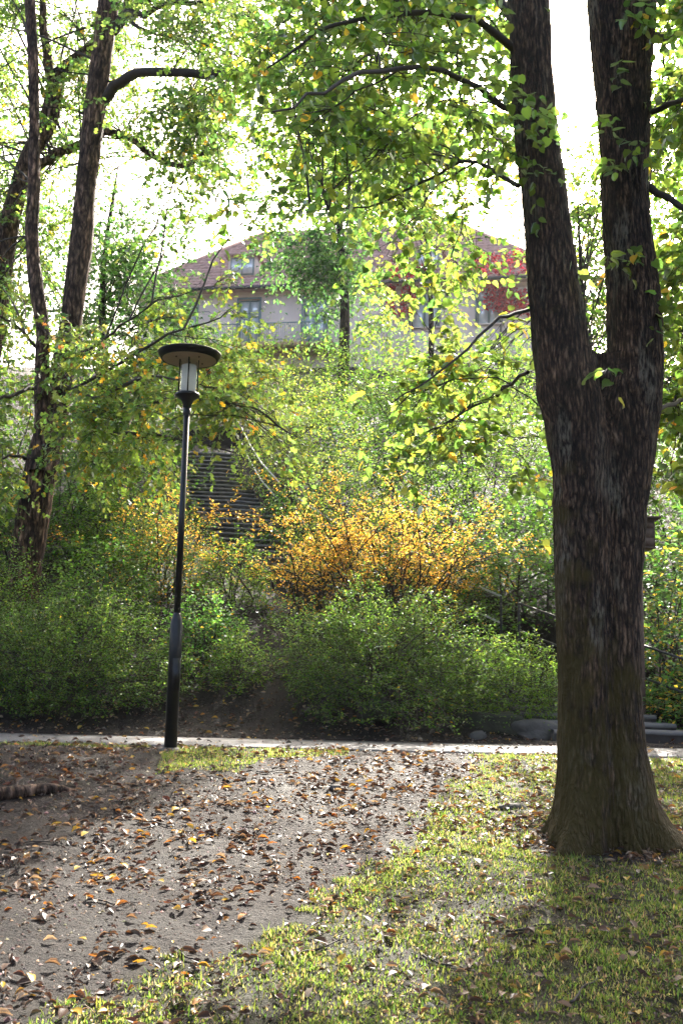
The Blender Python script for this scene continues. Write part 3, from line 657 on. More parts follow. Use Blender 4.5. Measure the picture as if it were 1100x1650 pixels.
clumps(lv, [P, P2, P3, pC[4:, :3]], [(-100, -100, 200, 250, 18, 20, 24, .7, 20), (160, 90, 400, 260, 16.8, 19, 10, .6, 14), (-160, 250, 60, 560, 18, 20, 20, .7, 20)], OAK, .10, 10, (.35, .7), branch_r=.014)
lv.t = 'oval'
lv.wood.build('branches', M['twig'], ash2, smooth=True); lv.build('crown', M['leaf_oak'], ash2); NL['oak2'] = lv.count()

# ==================================================================== other trees
def far_tree(name, label, px, py_top, D, boxes, pal, size, m, tmpl, mat, tr, L=(.4, .8), group=None, sub=4, base_px=None, keep=KEEP, tilt=.6):
    bx = at(px, 600, D)[0] if base_px is None else at(base_px, 600, D)[0]
    b_ = np.array([bx, D, float(zg(bx, D))]); t = thing(name, label, 'tree', b_, group)
    top = at(px, py_top, D); P = spline([b_ - [0, 0, .4], b_ + (top - b_) * .35 + [.1, 0, 0], b_ + (top - b_) * .7 - [.1, 0, 0], top], 24)
    mb_ = MB().tube(P, np.linspace(tr, tr * .12, 24), 12); 
    mb_.build('trunk', M['bark3'], t, smooth=True)
    lv = Leaves(tmpl); clumps(lv, [P[6:]], boxes, pal, size, m, L, branch_r=.014, sub=sub, wr=.006, keep=keep, tilt=tilt, spread=(1, 1, .8))
    lv.wood.build('branches', M['twig'], t, smooth=True); lv.build('crown', mat, t); NL[label[:14]] = lv.count(); return t
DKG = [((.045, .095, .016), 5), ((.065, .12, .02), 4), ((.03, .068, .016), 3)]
MIDG = [((.045, .095, .03), 5), ((.06, .12, .035), 4), ((.03, .075, .03), 3)]
PALE = [((.12, .17, .03), 5), ((.16, .20, .04), 4), ((.09, .14, .03), 3), ((.4, .25, .03), .3)]
LIME = [((.10, .16, .02), 5), ((.13, .19, .025), 4), ((.07, .12, .02), 3), ((.42, .27, .02), .5)]
far_tree('maple_tree', 'dark green maple between the leaning stems and the house', 190, 270, 22, [(110, 320, 250, 420, 19, 24, 10, .9, 24), (100, 420, 300, 545, 19, 24, 20, .9, 28), (220, 330, 320, 400, 19, 23, 4, .6, 14)], DKG, .14, 7, 'maple', M['leaf'], .16, base_px=150, keep=None)
far_tree('hillside_tree', 'blue green tree with straight trunk in front of the pink house', 552, 225, 36, [(480, 240, 640, 360, 34, 38, 16, 1.2, 34), (420, 330, 600, 440, 34, 38, 14, 1.2, 32), (470, 430, 600, 520, 34, 38, 9, 1.0, 28)], MIDG, .20, 8, 'tiny', M['leaf_small'], .26, (.6, 1.1))
far_tree('hillside_tree', 'slender pale green tree in front of the creeper covered windows', 690, 190, 30, [(580, 180, 760, 330, 28, 32, 30, 1.1, 36), (700, 330, 770, 400, 28, 32, 3, .7, 18), (715, 430, 755, 520, 28, 32, 3, .5, 16), (585, 450, 650, 540, 28, 32, 4, .6, 16)], PALE, .19, 8, 'tiny', M['leaf_small'], .12, (.5, .9))
far_tree('hillside_tree', 'lime green tree seen through the fork of the big trunk', 930, 330, 14, [(870, 240, 1100, 420, 12.5, 16, 16, .7, 24), (850, 400, 1120, 600, 12.5, 16, 22, .7, 26), (1040, 560, 1160, 760, 12.5, 15, 10, .6, 24), (740, 560, 900, 760, 13, 16, 12, .6, 20)], LIME, .10, 8, 'small', M['leaf'], .10, (.4, .7), base_px=1010)
far_tree('hillside_tree', 'tall yellow green tree at the far right behind the fork', 1150, -200, 19, [(1040, -100, 1270, 300, 17, 22, 17, 1.0, 26), (1000, 300, 1270, 700, 17, 22, 20, 1.0, 26)], LIME, .12, 8, 'small', M['leaf'], .2, (.4, .8))
far_tree('hillside_tree', 'light green tree at the left edge behind the leaning stems', -120, -200, 25, [(-220, -100, 60, 300, 22, 28, 15, 1.2, 26), (-220, 300, 110, 620, 22, 28, 22, 1.2, 28), (0, 560, 200, 740, 20, 26, 10, 1.0, 26)], OAK, .15, 8, 'small', M['leaf_oak'], .25, (.5, 1.0))

# ==================================================================== shrubs
def shrub(name, label, c, rx, ry, h, twigs, pal, size, m, tmpl='tiny', mat=None, L=(.25, .5), up=.35, stems=9, stem_r=.012, droop=.25, inner=.35, group=None, cat='bush', lumpy=.35, fill=.5, keep=None, out_w=1.0, hang=.2, jit=.25, tilt=.6, zlow=.05, extra=None):
    c = np.array([c[0], c[1], float(zg(c[0], c[1]))]); t = thing(name, label, cat, c, group); lv = Leaves(tmpl)
    sd = rng.integers(0, 9999)
    a = rng.uniform(0, 2 * math.pi, twigs); cz = rng.uniform(zlow, 1, twigs); s_ = np.sqrt(np.maximum(1 - cz ** 2, 0)) ** .8
    rr2 = inner + (1 - inner) * rng.random(twigs) ** fill
    lump = 1 + lumpy * 2 * fbm(a * 2.2 / math.pi * 2, cz * 3.0, int(sd), 3)
    p = np.c_[np.cos(a) * s_ * rx, np.sin(a) * s_ * ry, cz * h] * (rr2 * lump)[:, None]
    gz = zg(c[0] + p[:, 0], c[1] + p[:, 1]); base_z = np.maximum(gz, c[2] - .5)
    W = np.c_[c[0] + p[:, 0], c[1] + p[:, 1], base_z * .75 + c[2] * .25 + p[:, 2] + .02]
    outd = nrm(p / np.array([rx, ry, h])); d = nrm(outd * out_w + .55 * rng.normal(size=(twigs, 3)) + [0, 0, up])
    Lr = rng.uniform(*L, twigs); lv.sprays(W - d * Lr[:, None] * .6, d, Lr, m, size, pal, droop, tilt, hang, .003, jit=jit, keep=keep)
    for _ in range(stems):
        j = rng.integers(twigs); e = W[j]; b_ = c + np.r_[rng.normal(size=2) * [rx * .18, ry * .18], -.05]
        md = .5 * (b_ + e) + [0, 0, .25 * h]; lv.wood.tube(bez(b_, md, e, 9), np.linspace(stem_r, stem_r * .3, 9), 5, cap=False)
    if extra: extra(lv, c)
    lv.wood.build('stems', M['twig'], t, smooth=True); lv.build('foliage', mat or M['leaf_small'], t)
    NL[label[:18]] = lv.count(); return t
def X_at(px, D): return at(px, 1000, D)[0]
BUSH = [((.052, .098, .016), 5), ((.072, .120, .022), 4), ((.036, .072, .015), 3), ((.12, .16, .035), 1.5), ((.35, .24, .03), .04)]
BUSHL = [((.08, .14, .02), 5), ((.11, .165, .028), 4), ((.055, .105, .018), 3)]
shrub('bush', 'wide round green bush at the left behind the lamp post', (X_at(110, 12.95), 12.95), 1.55, 1.05, 1.28, 2400, BUSH, .040, 11, L=(.25, .5), stems=40, lumpy=.65)
shrub('bush', 'light green bush at the left edge under the leaning trunk', (X_at(-60, 14.4), 14.4), 1.6, 1.1, 1.5, 1300, BUSHL, .045, 10, stems=16)
shrub('bush', 'dense green bush in the middle, largest along the path', (X_at(620, 12.98), 12.98), 1.55, 1.1, 1.38, 2700, BUSH, .040, 11, L=(.25, .5), stems=50, lumpy=.65)
shrub('bush', 'green bush against the left side of the forked trunk', (X_at(830, 13.2), 13.2), 1.0, .95, 1.1, 1200, BUSHL, .042, 10, stems=20)
shrub('bush', 'low loose bush in the gap right of the lamp post', (X_at(385, 13.35), 13.35), .45, .5, .72, 260, BUSHL, .042, 9, stems=14)
shrub('bush', 'leafy bush covering the foot of the upper stairs', (X_at(375, 16.3), 16.3), .7, .6, 1.25, 480, BUSHL, .05, 8, stems=12)
shrub('bush', 'small leafy bush low behind the lamp post', (X_at(330, 14.2), 14.2), .65, .6, .9, 380, [((.05, .12, .025), 5), ((.08, .15, .03), 3), ((.4, .28, .03), .3)], .06, 7, stems=12)
# orange autumn shrubs
ORG = [((.58, .35, .05), 5), ((.52, .27, .035), 2.5), ((.60, .43, .09), 3), ((.09, .16, .025), 2.6)]
def arms(n, cx, L0, L1, spread, pal, size):
    def f(lv, c):
        for _ in range(n):
            a = rng.uniform(-1.2, 1.2) * spread + math.pi / 2; a = a if rng.random() < .5 else math.pi - a
            d = nrm(np.array([math.cos(a) * 1.1, rng.normal() * .45, math.sin(a) * .75 + .2])); Ln = rng.uniform(L0, L1)
            s0 = c + [rng.normal() * .45, rng.normal() * .3, .25]; P = bez(s0, s0 + d * Ln * .5 + [rng.normal() * .2, 0, .75], s0 + d * Ln + [0, 0, -.05 * Ln], 14); P[2:-1] += np.cumsum(rng.normal(size=(11, 3)) * .022, 0)
            lv.wood.tube(P, np.linspace(.014, .003, 14), 5, cap=False)
            j = rng.integers(4, 14, 26); dd = nrm(nrm(P[j] - s0) + .85 * rng.normal(size=(26, 3)))
            lv.sprays(P[j], dd, rng.uniform(.12, .42, 26), 8, size, pal, .15, .7, .2, .0025, jit=.2)
    return f
shrub('autumn_shrub', 'loose orange yellow shrub with arching twigs above the middle bush', (X_at(610, 15.6), 15.6), 1.7, .8, 2.3, 380, ORG, .050, 8, mat=M['leaf_autumn'], L=(.25, .6), stems=12, lumpy=.6, stem_r=.016, cat='shrub', inner=.45, extra=arms(60, 0, 1.6, 3.0, 1.0, ORG, .049))
shrub('autumn_shrub', 'thin orange shrub spilling over the lower stairs', (X_at(480, 15.9), 15.9), .7, .6, 1.2, 60, ORG, .048, 8, mat=M['leaf_autumn'], L=(.2, .45), stems=16, cat='shrub', extra=arms(9, 0, .8, 1.55, .9, ORG, .048))
GRN_ORG = [((.06, .12, .02), 7), ((.09, .15, .02), 4), ((.54, .34, .04), 2.6)]
shrub('autumn_shrub', 'rounded green shrub tipped with orange left of the stairs', (X_at(255, 16.6), 16.6), 1.05, .9, 1.7, 1050, GRN_ORG, .045, 10, mat=M['leaf_autumn'], stems=20, cat='shrub', extra=arms(10, 0, 1.1, 1.9, 1.0, ORG, .048))
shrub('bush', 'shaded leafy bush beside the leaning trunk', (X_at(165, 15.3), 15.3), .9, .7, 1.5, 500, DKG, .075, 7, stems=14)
# bushes up the slope
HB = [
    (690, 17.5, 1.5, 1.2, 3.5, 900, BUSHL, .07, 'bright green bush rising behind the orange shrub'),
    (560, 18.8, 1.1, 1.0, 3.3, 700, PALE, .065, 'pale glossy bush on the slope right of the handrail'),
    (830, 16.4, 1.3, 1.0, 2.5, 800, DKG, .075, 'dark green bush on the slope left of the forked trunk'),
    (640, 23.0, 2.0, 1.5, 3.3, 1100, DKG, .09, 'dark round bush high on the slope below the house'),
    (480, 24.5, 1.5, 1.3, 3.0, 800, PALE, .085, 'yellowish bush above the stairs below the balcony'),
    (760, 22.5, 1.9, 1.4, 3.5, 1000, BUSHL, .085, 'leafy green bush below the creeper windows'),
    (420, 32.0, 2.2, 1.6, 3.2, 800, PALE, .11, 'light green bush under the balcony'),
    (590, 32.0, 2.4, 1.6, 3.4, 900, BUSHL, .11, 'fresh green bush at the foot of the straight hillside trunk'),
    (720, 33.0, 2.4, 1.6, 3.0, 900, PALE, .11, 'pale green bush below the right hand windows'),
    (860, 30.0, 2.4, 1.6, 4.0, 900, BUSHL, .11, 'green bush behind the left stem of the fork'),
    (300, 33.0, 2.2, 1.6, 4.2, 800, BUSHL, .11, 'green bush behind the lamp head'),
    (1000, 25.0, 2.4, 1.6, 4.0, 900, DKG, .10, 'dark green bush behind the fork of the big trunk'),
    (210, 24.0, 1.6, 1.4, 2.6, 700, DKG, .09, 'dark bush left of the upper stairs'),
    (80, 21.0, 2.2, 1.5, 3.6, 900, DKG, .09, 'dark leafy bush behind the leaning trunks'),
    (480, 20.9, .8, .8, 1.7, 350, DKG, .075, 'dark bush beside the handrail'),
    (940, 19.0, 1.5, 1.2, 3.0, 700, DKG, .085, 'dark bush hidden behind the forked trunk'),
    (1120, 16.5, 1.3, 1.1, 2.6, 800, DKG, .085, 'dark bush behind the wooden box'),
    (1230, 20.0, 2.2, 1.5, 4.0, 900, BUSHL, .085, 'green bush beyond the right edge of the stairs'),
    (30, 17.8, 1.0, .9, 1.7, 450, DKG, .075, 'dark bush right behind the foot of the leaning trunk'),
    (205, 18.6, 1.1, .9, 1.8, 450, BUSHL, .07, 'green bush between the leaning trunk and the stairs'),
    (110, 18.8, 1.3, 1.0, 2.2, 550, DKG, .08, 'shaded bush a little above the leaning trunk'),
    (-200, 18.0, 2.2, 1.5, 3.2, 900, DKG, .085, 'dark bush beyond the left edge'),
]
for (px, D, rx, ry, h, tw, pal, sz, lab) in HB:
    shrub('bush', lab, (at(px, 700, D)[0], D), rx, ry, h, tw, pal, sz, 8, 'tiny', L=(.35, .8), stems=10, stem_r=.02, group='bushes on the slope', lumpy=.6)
YG = [((.07, .14, .03), 6), ((.10, .17, .03), 3), ((.48, .32, .03), 1.8)]
shrub('bush', 'broad leaved bush with yellow leaves right of the forked trunk', (at(1090, 1000, 13.6)[0], 13.6), .8, .7, 2.3, 520, YG, .085, 7, 'oval', M['leaf'], stems=14, inner=.4)
shrub('bush', 'low broad leaved bush beside the lowest steps', (at(1075, 1000, 13.0)[0], 13.0), .45, .45, .95, 200, YG, .075, 7, 'oval', M['leaf'], stems=8)

# low plants covering the slope
def cover(x, y):
    dst = np.min(np.hypot(x[:, None] - cl[None, :, 0] * 1.0, y[:, None] - cl[None, :, 1]), 1)
    return np.clip((fbm(x * .8, y * .8, 131) + .25) / .3, .15, 1)
cl = spline(np.array([(3.45, 12.15), (2.2, 14.4), (.5, 17.0), (-1.35, 19.8), (-2.55, 22.5), (-3.3, 25.0), (-4.0, 28.0)]), 60)
xq = rng.uniform(-12, 12, 9000); yq = 13.3 + 26 * rng.random(9000) ** 1.5
kq = (cover(xq, yq) > rng.random(9000)) & (np.min(np.hypot(xq[:, None] - cl[None, :, 0], yq[:, None] - cl[None, :, 1]), 1) > .98) & (np.abs(xq) < yq * .42)
xq, yq = xq[kq], yq[kq]; gc = Leaves('tiny'); pq = np.c_[xq, yq, zg(xq, yq)]
gc.sprays(pq, rnd_dir(len(xq), 1.2), rng.uniform(.15, .45, len(xq)), 6, .07, [((.04, .085, .02), 5), ((.06, .11, .025), 3), ((.025, .05, .015), 3), ((.10, .06, .03), 1)], .3, .6, .2, .003, wood=False)
P_, R_, S_, C_ = gc.arrays(); tv, tf = T['tiny']; n_ = len(P_)
V_ = np.einsum('nij,kj->nki', R_, tv) * S_[:, None, None] + P_[:, None]
link('ground_cover', mesh('ground_cover', V_.reshape(-1, 3), [(tf[None] + (np.arange(n_) * 4)[:, None, None]).reshape(-1, 3)], M['leaf_small'], np.repeat(C_, 4, 0)), kind='stuff', label='low dark green plants covering the bank between the bushes', category='ground cover')

# ==================================================================== stairs
cl = np.array([(3.45, 12.15), (2.2, 14.4), (.5, 17.0), (-1.35, 19.8), (-2.55, 22.5), (-3.3, 25.0), (-4.0, 28.0)])
cz_ = np.array([.86, 1.55, 2.6, 3.85, 5.1, 6.3, 7.75])
NS = 46; s_par = np.linspace(0, len(cl) - 1, NS + 1); ctr = spline(np.c_[cl, cz_], NS + 1)
stairs = thing('stone_stairs', 'long flight of dark stone steps climbing the bank to the left', 'stairs', (3.45, 12.15, .86))
tdir = nrm(np.gradient(ctr[:, :2], axis=0)); 
def step_mesh(w, dep, h):
    bx = MB().box((0, 0, 0), (w, dep, h)); V = np.concatenate(bx.V); V[:, 0] += 0
    n = 9; xs_ = np.linspace(-w / 2, w / 2, n); pr = np.array([(-dep / 2 + .04, -h / 2), (-dep / 2 + .04, h / 2 - .055), (-dep / 2, h / 2 - .05), (-dep / 2 + .025, h / 2), (dep / 2, h / 2), (dep / 2, -h / 2)])
    V = np.array([(x, q[0] + (.012 * math.sin(x * 7 + w) if q[0] < 0 else 0), q[1] + .008 * math.sin(x * 5 + 1)) for x in xs_ for q in pr])
    Fq = [(a * 6 + b, a * 6 + (b + 1) % 6, (a + 1) * 6 + (b + 1) % 6, (a + 1) * 6 + b) for a in range(n - 1) for b in range(6)]
    return V, [np.array(Fq), np.array([(0, 1, 2, 3, 4, 5), tuple((n - 1) * 6 + q for q in (5, 4, 3, 2, 1, 0))])]
W_ST = 1.75
sv = [step_mesh(W_ST, .62, .20), step_mesh(W_ST, .60, .19), step_mesh(W_ST - .05, .62, .20)]
sm = [mesh('step', v, f, M['stone']) for v, f in sv]; smp = mesh('step', *sv[0], M['kerbstone'])
base = np.array(stairs.location)
for j in range(NS):
    d = tdir[j]; ang = math.atan2(d[1], d[0]) - math.pi / 2; ang *= .55
    if j < 3: ang = 0.05
    o = link('step', smp if j < 4 else sm[j % 3], stairs, tuple(ctr[j] + [0, .3, .04] - base)); o.rotation_euler = (rng.normal() * .006, rng.normal() * .008, ang)
# handrails on the outer side, galvanised above and dark below
def handrail(label, j0, j1, mat, side=1, hs=(.92, .5), ext0=0.0):
    pts = []
    for j in range(j0, j1 + 1):
        d = tdir[j]; nn_ = np.array([d[1], -d[0]]) * side; pts.append(np.r_[ctr[j, :2] + nn_ * (W_ST / 2 + .10), ctr[j, 2] + .1])
    pts = np.array(pts); t = thing('handrail', label, 'handrail', pts[0]); 
    if ext0: pts = np.vstack([pts[0] + (pts[0] - pts[2]) / 2 * ext0, pts])
    for h in hs: MB().tube(pts[[0, len(pts) // 3, 2 * len(pts) // 3, -1]] + [0, 0, h], .017, 8).build('rail', mat, t, smooth=True)
    for j in np.linspace(0, len(pts) - 1, max(2, len(pts) // 6)).astype(int):
        MB().tube(np.array([pts[j] - [0, 0, .4], pts[j] + [0, 0, hs[0]]]), .02, 8).build('post', M['rail_dark'], t, smooth=True)
handrail('dark double handrail at the foot of the stairs right of the forked trunk', 0, 9, M['rail_dark'], 1, ext0=3.0)
handrail('steel handrail behind the orange shrub beside the middle of the stairs', 10, 26, M['rail'])
handrail('bright double steel handrail on the upper stairs', 29, 44, M['rail'])

# ==================================================================== the pink house
th_h = R(-9.0); uh = np.array([math.cos(th_h), math.sin(th_h), 0]); vh = np.array([-math.sin(th_h), math.cos(th_h), 0]); wh = np.array([0, 0, 1.0])
O_h = at(450, 575, 55)
def on_facade(px, py):
    d = ray(px, py); t = ((O_h - CAM) @ vh) / (d @ vh); P = CAM + d * t - O_h; return P @ uh, P[2]
u0, _ = on_facade(222, 520); u1, _ = on_facade(905, 500); _, w_e = on_facade(430, 466)
wb = -4.0; DEP = 12.0
house = thing('house', 'pink plastered house with red tiled hip roof up on the hill', 'house', O_h)
def HP(u, v, w): return O_h + uh * u + vh * v + wh * w
def hbox(mb, ua, ub, va, vb, wa, wb_):
    V = [HP(u, v, w) for w in (wa, wb_) for u, v in ((ua, va), (ub, va), (ub, vb), (ua, vb))]
    return mb.add(V, [[(0, 3, 2, 1), (4, 5, 6, 7), (0, 1, 5, 4), (1, 2, 6, 5), (2, 3, 7, 6), (3, 0, 4, 7)]])
wins = []
def wpx(x0, y0, x1, y1):
    a = on_facade(x0, y1); b = on_facade(x1, y0); return (a[0], b[0], a[1], b[1])
wins = [('window', wpx(276, 490, 318, 540)), ('french_door', wpx(382, 482, 419, 562)), ('french_door', wpx(487, 478, 526, 560)), ('window', wpx(661, 468, 706, 528)), ('window', wpx(768, 462, 806, 522)), ('window', wpx(600, 470, 630, 528))]
wins = wins[:5]
# wall built round its openings
mb_ = MB(); ops = sorted([w for _, w in wins]); REC = .22; cur = u0
for (a, b, c, d) in ops:
    hbox(mb_, cur, a, 0, .4, wb, w_e); hbox(mb_, a, b, .001, .4, wb, c); hbox(mb_, a, b, .001, .4, d, w_e); cur = b
hbox(mb_, cur, u1, 0, .4, wb, w_e); hbox(mb_, u0, u0 + .4, .4, DEP, wb, w_e); hbox(mb_, u1 - .4, u1, .4, DEP, wb, w_e); hbox(mb_, u0 + .4, u1 - .4, DEP - .4, DEP, wb, w_e)
mb_.build('wall', M['plaster'], house)
hbox(MB(), u0 - .06, u1 + .06, -.06, 0, wb, wb + 1.0).build('plinth', M['plinth'], house)
hbox(MB(), u0 - .05, u1 + .05, -.05, -.001, w_e - .42, w_e - .12).build('cornice', M['plaster'], house)
for nm, (a, b, c, d) in wins:
    fr = MB(); f_ = .09
    hbox(fr, a, a + f_, .14, .24, c, d); hbox(fr, b - f_, b, .14, .24, c, d); hbox(fr, a + f_, b - f_, .14, .24, c, c + f_); hbox(fr, a + f_, b - f_, .14, .24, d - f_, d)
    hbox(fr, (a + b) / 2 - .05, (a + b) / 2 + .05, .139, .24, c + f_, d - f_); tr_ = c + (d - c) * .66; hbox(fr, a + f_, b - f_, .141, .24, tr_ - .04, tr_ + .04)
    if nm == 'french_door': hbox(fr, a + f_, b - f_, .143, .24, c + f_, c + .55)
    hbox(fr, a - .1, a - .002, -.02, .1, c, d + .12); hbox(fr, b + .002, b + .1, -.02, .1, c, d + .12); hbox(fr, a - .002, b + .002, -.02, .1, d + .002, d + .12)
    fo = fr.build(nm, M['frame_paint'], house)
    lowc = c + (.55 if nm == 'french_door' else f_)
    for ua, ub in ((a + f_, (a + b) / 2 - .05), ((a + b) / 2 + .05, b - f_)):
        for wa, wb2 in ((lowc, tr_ - .04), (tr_ + .04, d - f_)):
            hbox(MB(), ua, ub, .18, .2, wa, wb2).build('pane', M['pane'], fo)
    hbox(MB(), a - .15, b + .15, -.12, .13, c - .1, c - .002).build('sill', M['plaster'], fo)
# balcony
ba_, bb_ = on_facade(352, 560)[0], on_facade(541, 560)[0]; bw = wins[1][1][2]
bal = hbox(MB(), ba_, bb_, -1.3, -.001, bw - .35, bw - .102).build('balcony', M['ochre'], house)
hbox(MB(), ba_, bb_, -1.28, -1.24, bw + 1.0, bw + 1.06).build('rail', M['frame_paint'], bal)
hbox(MB(), ba_, bb_, -1.275, -1.245, bw + .02, bw + .06).build('rail', M['frame_paint'], bal)
bm_ = MB(); V0 = np.array([uh * a + vh * b + wh * c for c in (0, 1.02) for a, b in ((-.012, -.012), (.012, -.012), (.012, .012), (-.012, .012))])
bme = mesh('baluster', V0, [np.array([(0, 1, 5, 4), (1, 2, 6, 5), (2, 3, 7, 6), (3, 0, 4, 7)])], M['frame_paint'])
for u in np.arange(ba_ + .03, bb_, .115): link('baluster', bme, bal, tuple(HP(u, -1.26, bw - .05) - O_h))
# roof
OV = .6; ea = w_e - .05; rh = 6.2; hipin = 6.4; ridge_v = DEP / 2
r0, r1 = u0 - OV, u1 + OV
mb_ = MB(); C4 = [HP(r0, -OV, ea), HP(r1, -OV, ea), HP(r1, DEP + OV, ea), HP(r0, DEP + OV, ea), HP(r0 + hipin, ridge_v, ea + rh), HP(r1 - hipin, ridge_v, ea + rh)]
C4b = [p - wh * .12 for p in C4[:4]]
mb_.add(C4 + C4b, [np.array([(0, 1, 5, 4), (2, 3, 4, 5), (0, 1, 9 - 2, 6)])[:2], np.array([(1, 2, 5), (3, 0, 4)]), np.array([(6, 7, 1, 0), (7, 8, 2, 1), (8, 9, 3, 2), (9, 6, 0, 3), (9, 8, 7, 6)])])
roof = mb_.build('roof', M['tile'], house)
def courses(e0, e1, r0_, r1_, n):
    """rows of rounded clay tiles between an eave edge e0-e1 and a ridge edge r0_-r1_"""
    nv = nrm(np.cross(e1 - e0, r0_ - e0)); nv = nv if nv[2] > 0 else -nv; sl_ = None
    for kx in range(n):
        ta, tb = kx / n, (kx + 1.12) / n; tb = min(tb, 1.0)
        A0, A1 = e0 + (r0_ - e0) * ta, e1 + (r1_ - e1) * ta; B0, B1 = e0 + (r0_ - e0) * tb, e1 + (r1_ - e1) * tb
        eu = nrm(e1 - e0); s0, s1 = (A0 - e0) @ eu, (A1 - e0) @ eu; t0_, t1_ = (B0 - e0) @ eu, (B1 - e0) @ eu
        per = .30; nc = max(4, int((s1 - s0) / per * 4)); s = np.linspace(s0, s1, nc)
        hgt_ = .05 * np.abs(np.sin(np.pi * s / per)) + .012 * np.sin(s * 3.1 + kx)
        sA = np.clip(s, s0, s1); sB = np.clip(s, t0_, t1_)
        PA = e0 + eu * sA[:, None] + (A0 - e0 - eu * s0) + nv * (hgt_ + .07)[:, None]; PB = e0 + eu * sB[:, None] + (B0 - e0 - eu * t0_) + nv * (hgt_ + .02)[:, None]; PC = PA - nv * .05
        k_ = np.arange(nc - 1)
        MB().add(np.vstack([PC, PA, PB]), [np.r_[np.c_[k_, k_ + 1, nc + k_ + 1, nc + k_], np.c_[nc + k_, nc + k_ + 1, 2 * nc + k_ + 1, 2 * nc + k_]]]).build('tile_course', M['tile'], roof, kind='stuff')
courses(C4[0], C4[1], C4[4], C4[5], 20)
courses(C4[3], C4[0], C4[4], C4[4], 16)
courses(C4[1], C4[2], C4[5], C4[5], 16)
V, Fq, cp = tube([C4[0] + wh * .1, C4[4] + wh * .12], .14, 8); MB().add(V, [Fq, cp]).build('hip_tile', M['tile'], roof)
V, Fq, cp = tube([C4[1] + wh * .1, C4[5] + wh * .12], .14, 8); MB().add(V, [Fq, cp]).build('hip_tile', M['tile'], roof)
V, Fq, cp = tube([C4[4] + wh * .1, C4[5] + wh * .1], .15, 8); MB().add(V, [Fq, cp]).build('ridge_tile', M['tile'], roof)
V, Fq, cp = tube([C4[0] - vh * .08 - wh * .06, C4[1] - vh * .08 - wh * .06], .09, 8); MB().add(V, [Fq, cp]).build('gutter', M['gutter'], house)
# dormers
def roof_w(v): return ea + rh * (v + OV) / (ridge_v + OV)
for (x0, x1, y0, y1) in ((368, 406, 426, 452), (672, 706, 408, 436)):
    ua, _ = on_facade(x0, y1); ub, _ = on_facade(x1, y1); v_ = .4; wq = roof_w(v_) + .1; hh = 1.25
    do = hbox(MB(), ua - .15, ub + .15, v_, v_ + 3.0, wq - .2, wq + hh).build('dormer', M['plaster'], house)
    fo = MB(); hbox(fo, ua, ub, v_ - .06, v_ - .002, wq + .08, wq + hh - .08); fo.build('window_frame', M['frame_paint'], do)
    um = (ua + ub) / 2
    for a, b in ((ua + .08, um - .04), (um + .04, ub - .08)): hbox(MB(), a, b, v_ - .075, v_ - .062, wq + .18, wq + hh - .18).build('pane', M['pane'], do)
    hbox(MB(), ua - .35, ub + .35, v_ - .3, v_ + 3.3, wq + hh + .002, wq + hh + .14).build('dormer_roof', M['tile'], do)
# red creeper on the wall
RED = [((.50, .03, .05), 5), ((.60, .05, .08), 4), ((.28, .015, .04), 2), ((.20, .02, .06), 1)]
def creeper(label, strands, fringe):
    bx = strands[0][0]; b_ = HP(on_facade(bx, 500)[0], -.15, wb); t = thing('creeper', label, 'creeper', b_); lv = Leaves('maple')
    for (x0, y0, x1, y1, n, wdt) in strands:
        a = np.r_[on_facade(x0, y0)]; b = np.r_[on_facade(x1, y1)]; tt = rng.random(n)
        q = a + (b - a) * tt[:, None] + rng.normal(size=(n, 2)) * [wdt, .12]
        P = np.array([HP(u, -.12 - abs(rng.normal()) * .18, w) for u, w in q])
        lv.put(P, nrm(np.array([0, -.3, -1.0]) + .5 * rng.normal(size=(n, 3))), nrm(-vh + .5 * rng.normal(size=(n, 3))), rng.uniform(.20, .36, n), pick(RED, n))
        S = np.array([HP(*(lambda r: (r[0], -.05, r[1]))(a + (b - a) * f)) for f in np.linspace(0, 1, 6)]); lv.wood.tube(S, .02, 5)
    for (x0, y0, x1, y1, n, v_, sp) in fringe:
        u_a, w_a = on_facade(x0, y0); u_b, w_b = on_facade(x1, y1); f = rng.random(n)
        P = np.array([HP(u_a + (u_b - u_a) * g, -.75 + (v_ + .75) * rng.random(), 0) for g in f]); vv = (P - O_h) @ vh
        P[:, 2] = O_h[2] + np.array([roof_w(q) for q in vv]) + .15 + np.abs(rng.normal(size=n)) * sp
        lv.put(P, nrm(np.array([0, -.4, -.5]) + .7 * rng.normal(size=(n, 3))), nrm(-vh + wh * .6 + .5 * rng.normal(size=(n, 3))), rng.uniform(.16, .30, n), pick(RED, n))
    st = MB(); g0 = HP(on_facade(strands[0][2], 500)[0], -.06, wb); st.tube([g0, HP(on_facade(strands[0][2], 500)[0], -.06, on_facade(strands[0][0], strands[0][1])[1])], .03, 6); st.build('stem', M['twig'], t)
    lv.wood.build('strand', M['twig'], t); lv.build('foliage', M['leaf_autumn'], t)
creeper('red creeper hanging in strands beside the window in front of the pale tree', [(664, 436, 664, 505, 240, .10), (630, 442, 630, 475, 90, .14), (650, 450, 650, 510, 70, .08), (628, 460, 634, 512, 40, .05)], [(625, 436, 690, 432, 220, .8, .12)])
creeper('red creeper spreading over the eave beside the left stem of the fork', [(803, 455, 806, 500, 420, .38), (775, 440, 790, 460, 120, .3), (830, 470, 850, 505, 120, .3)], [(755, 425, 850, 425, 420, 1.8, .16)])

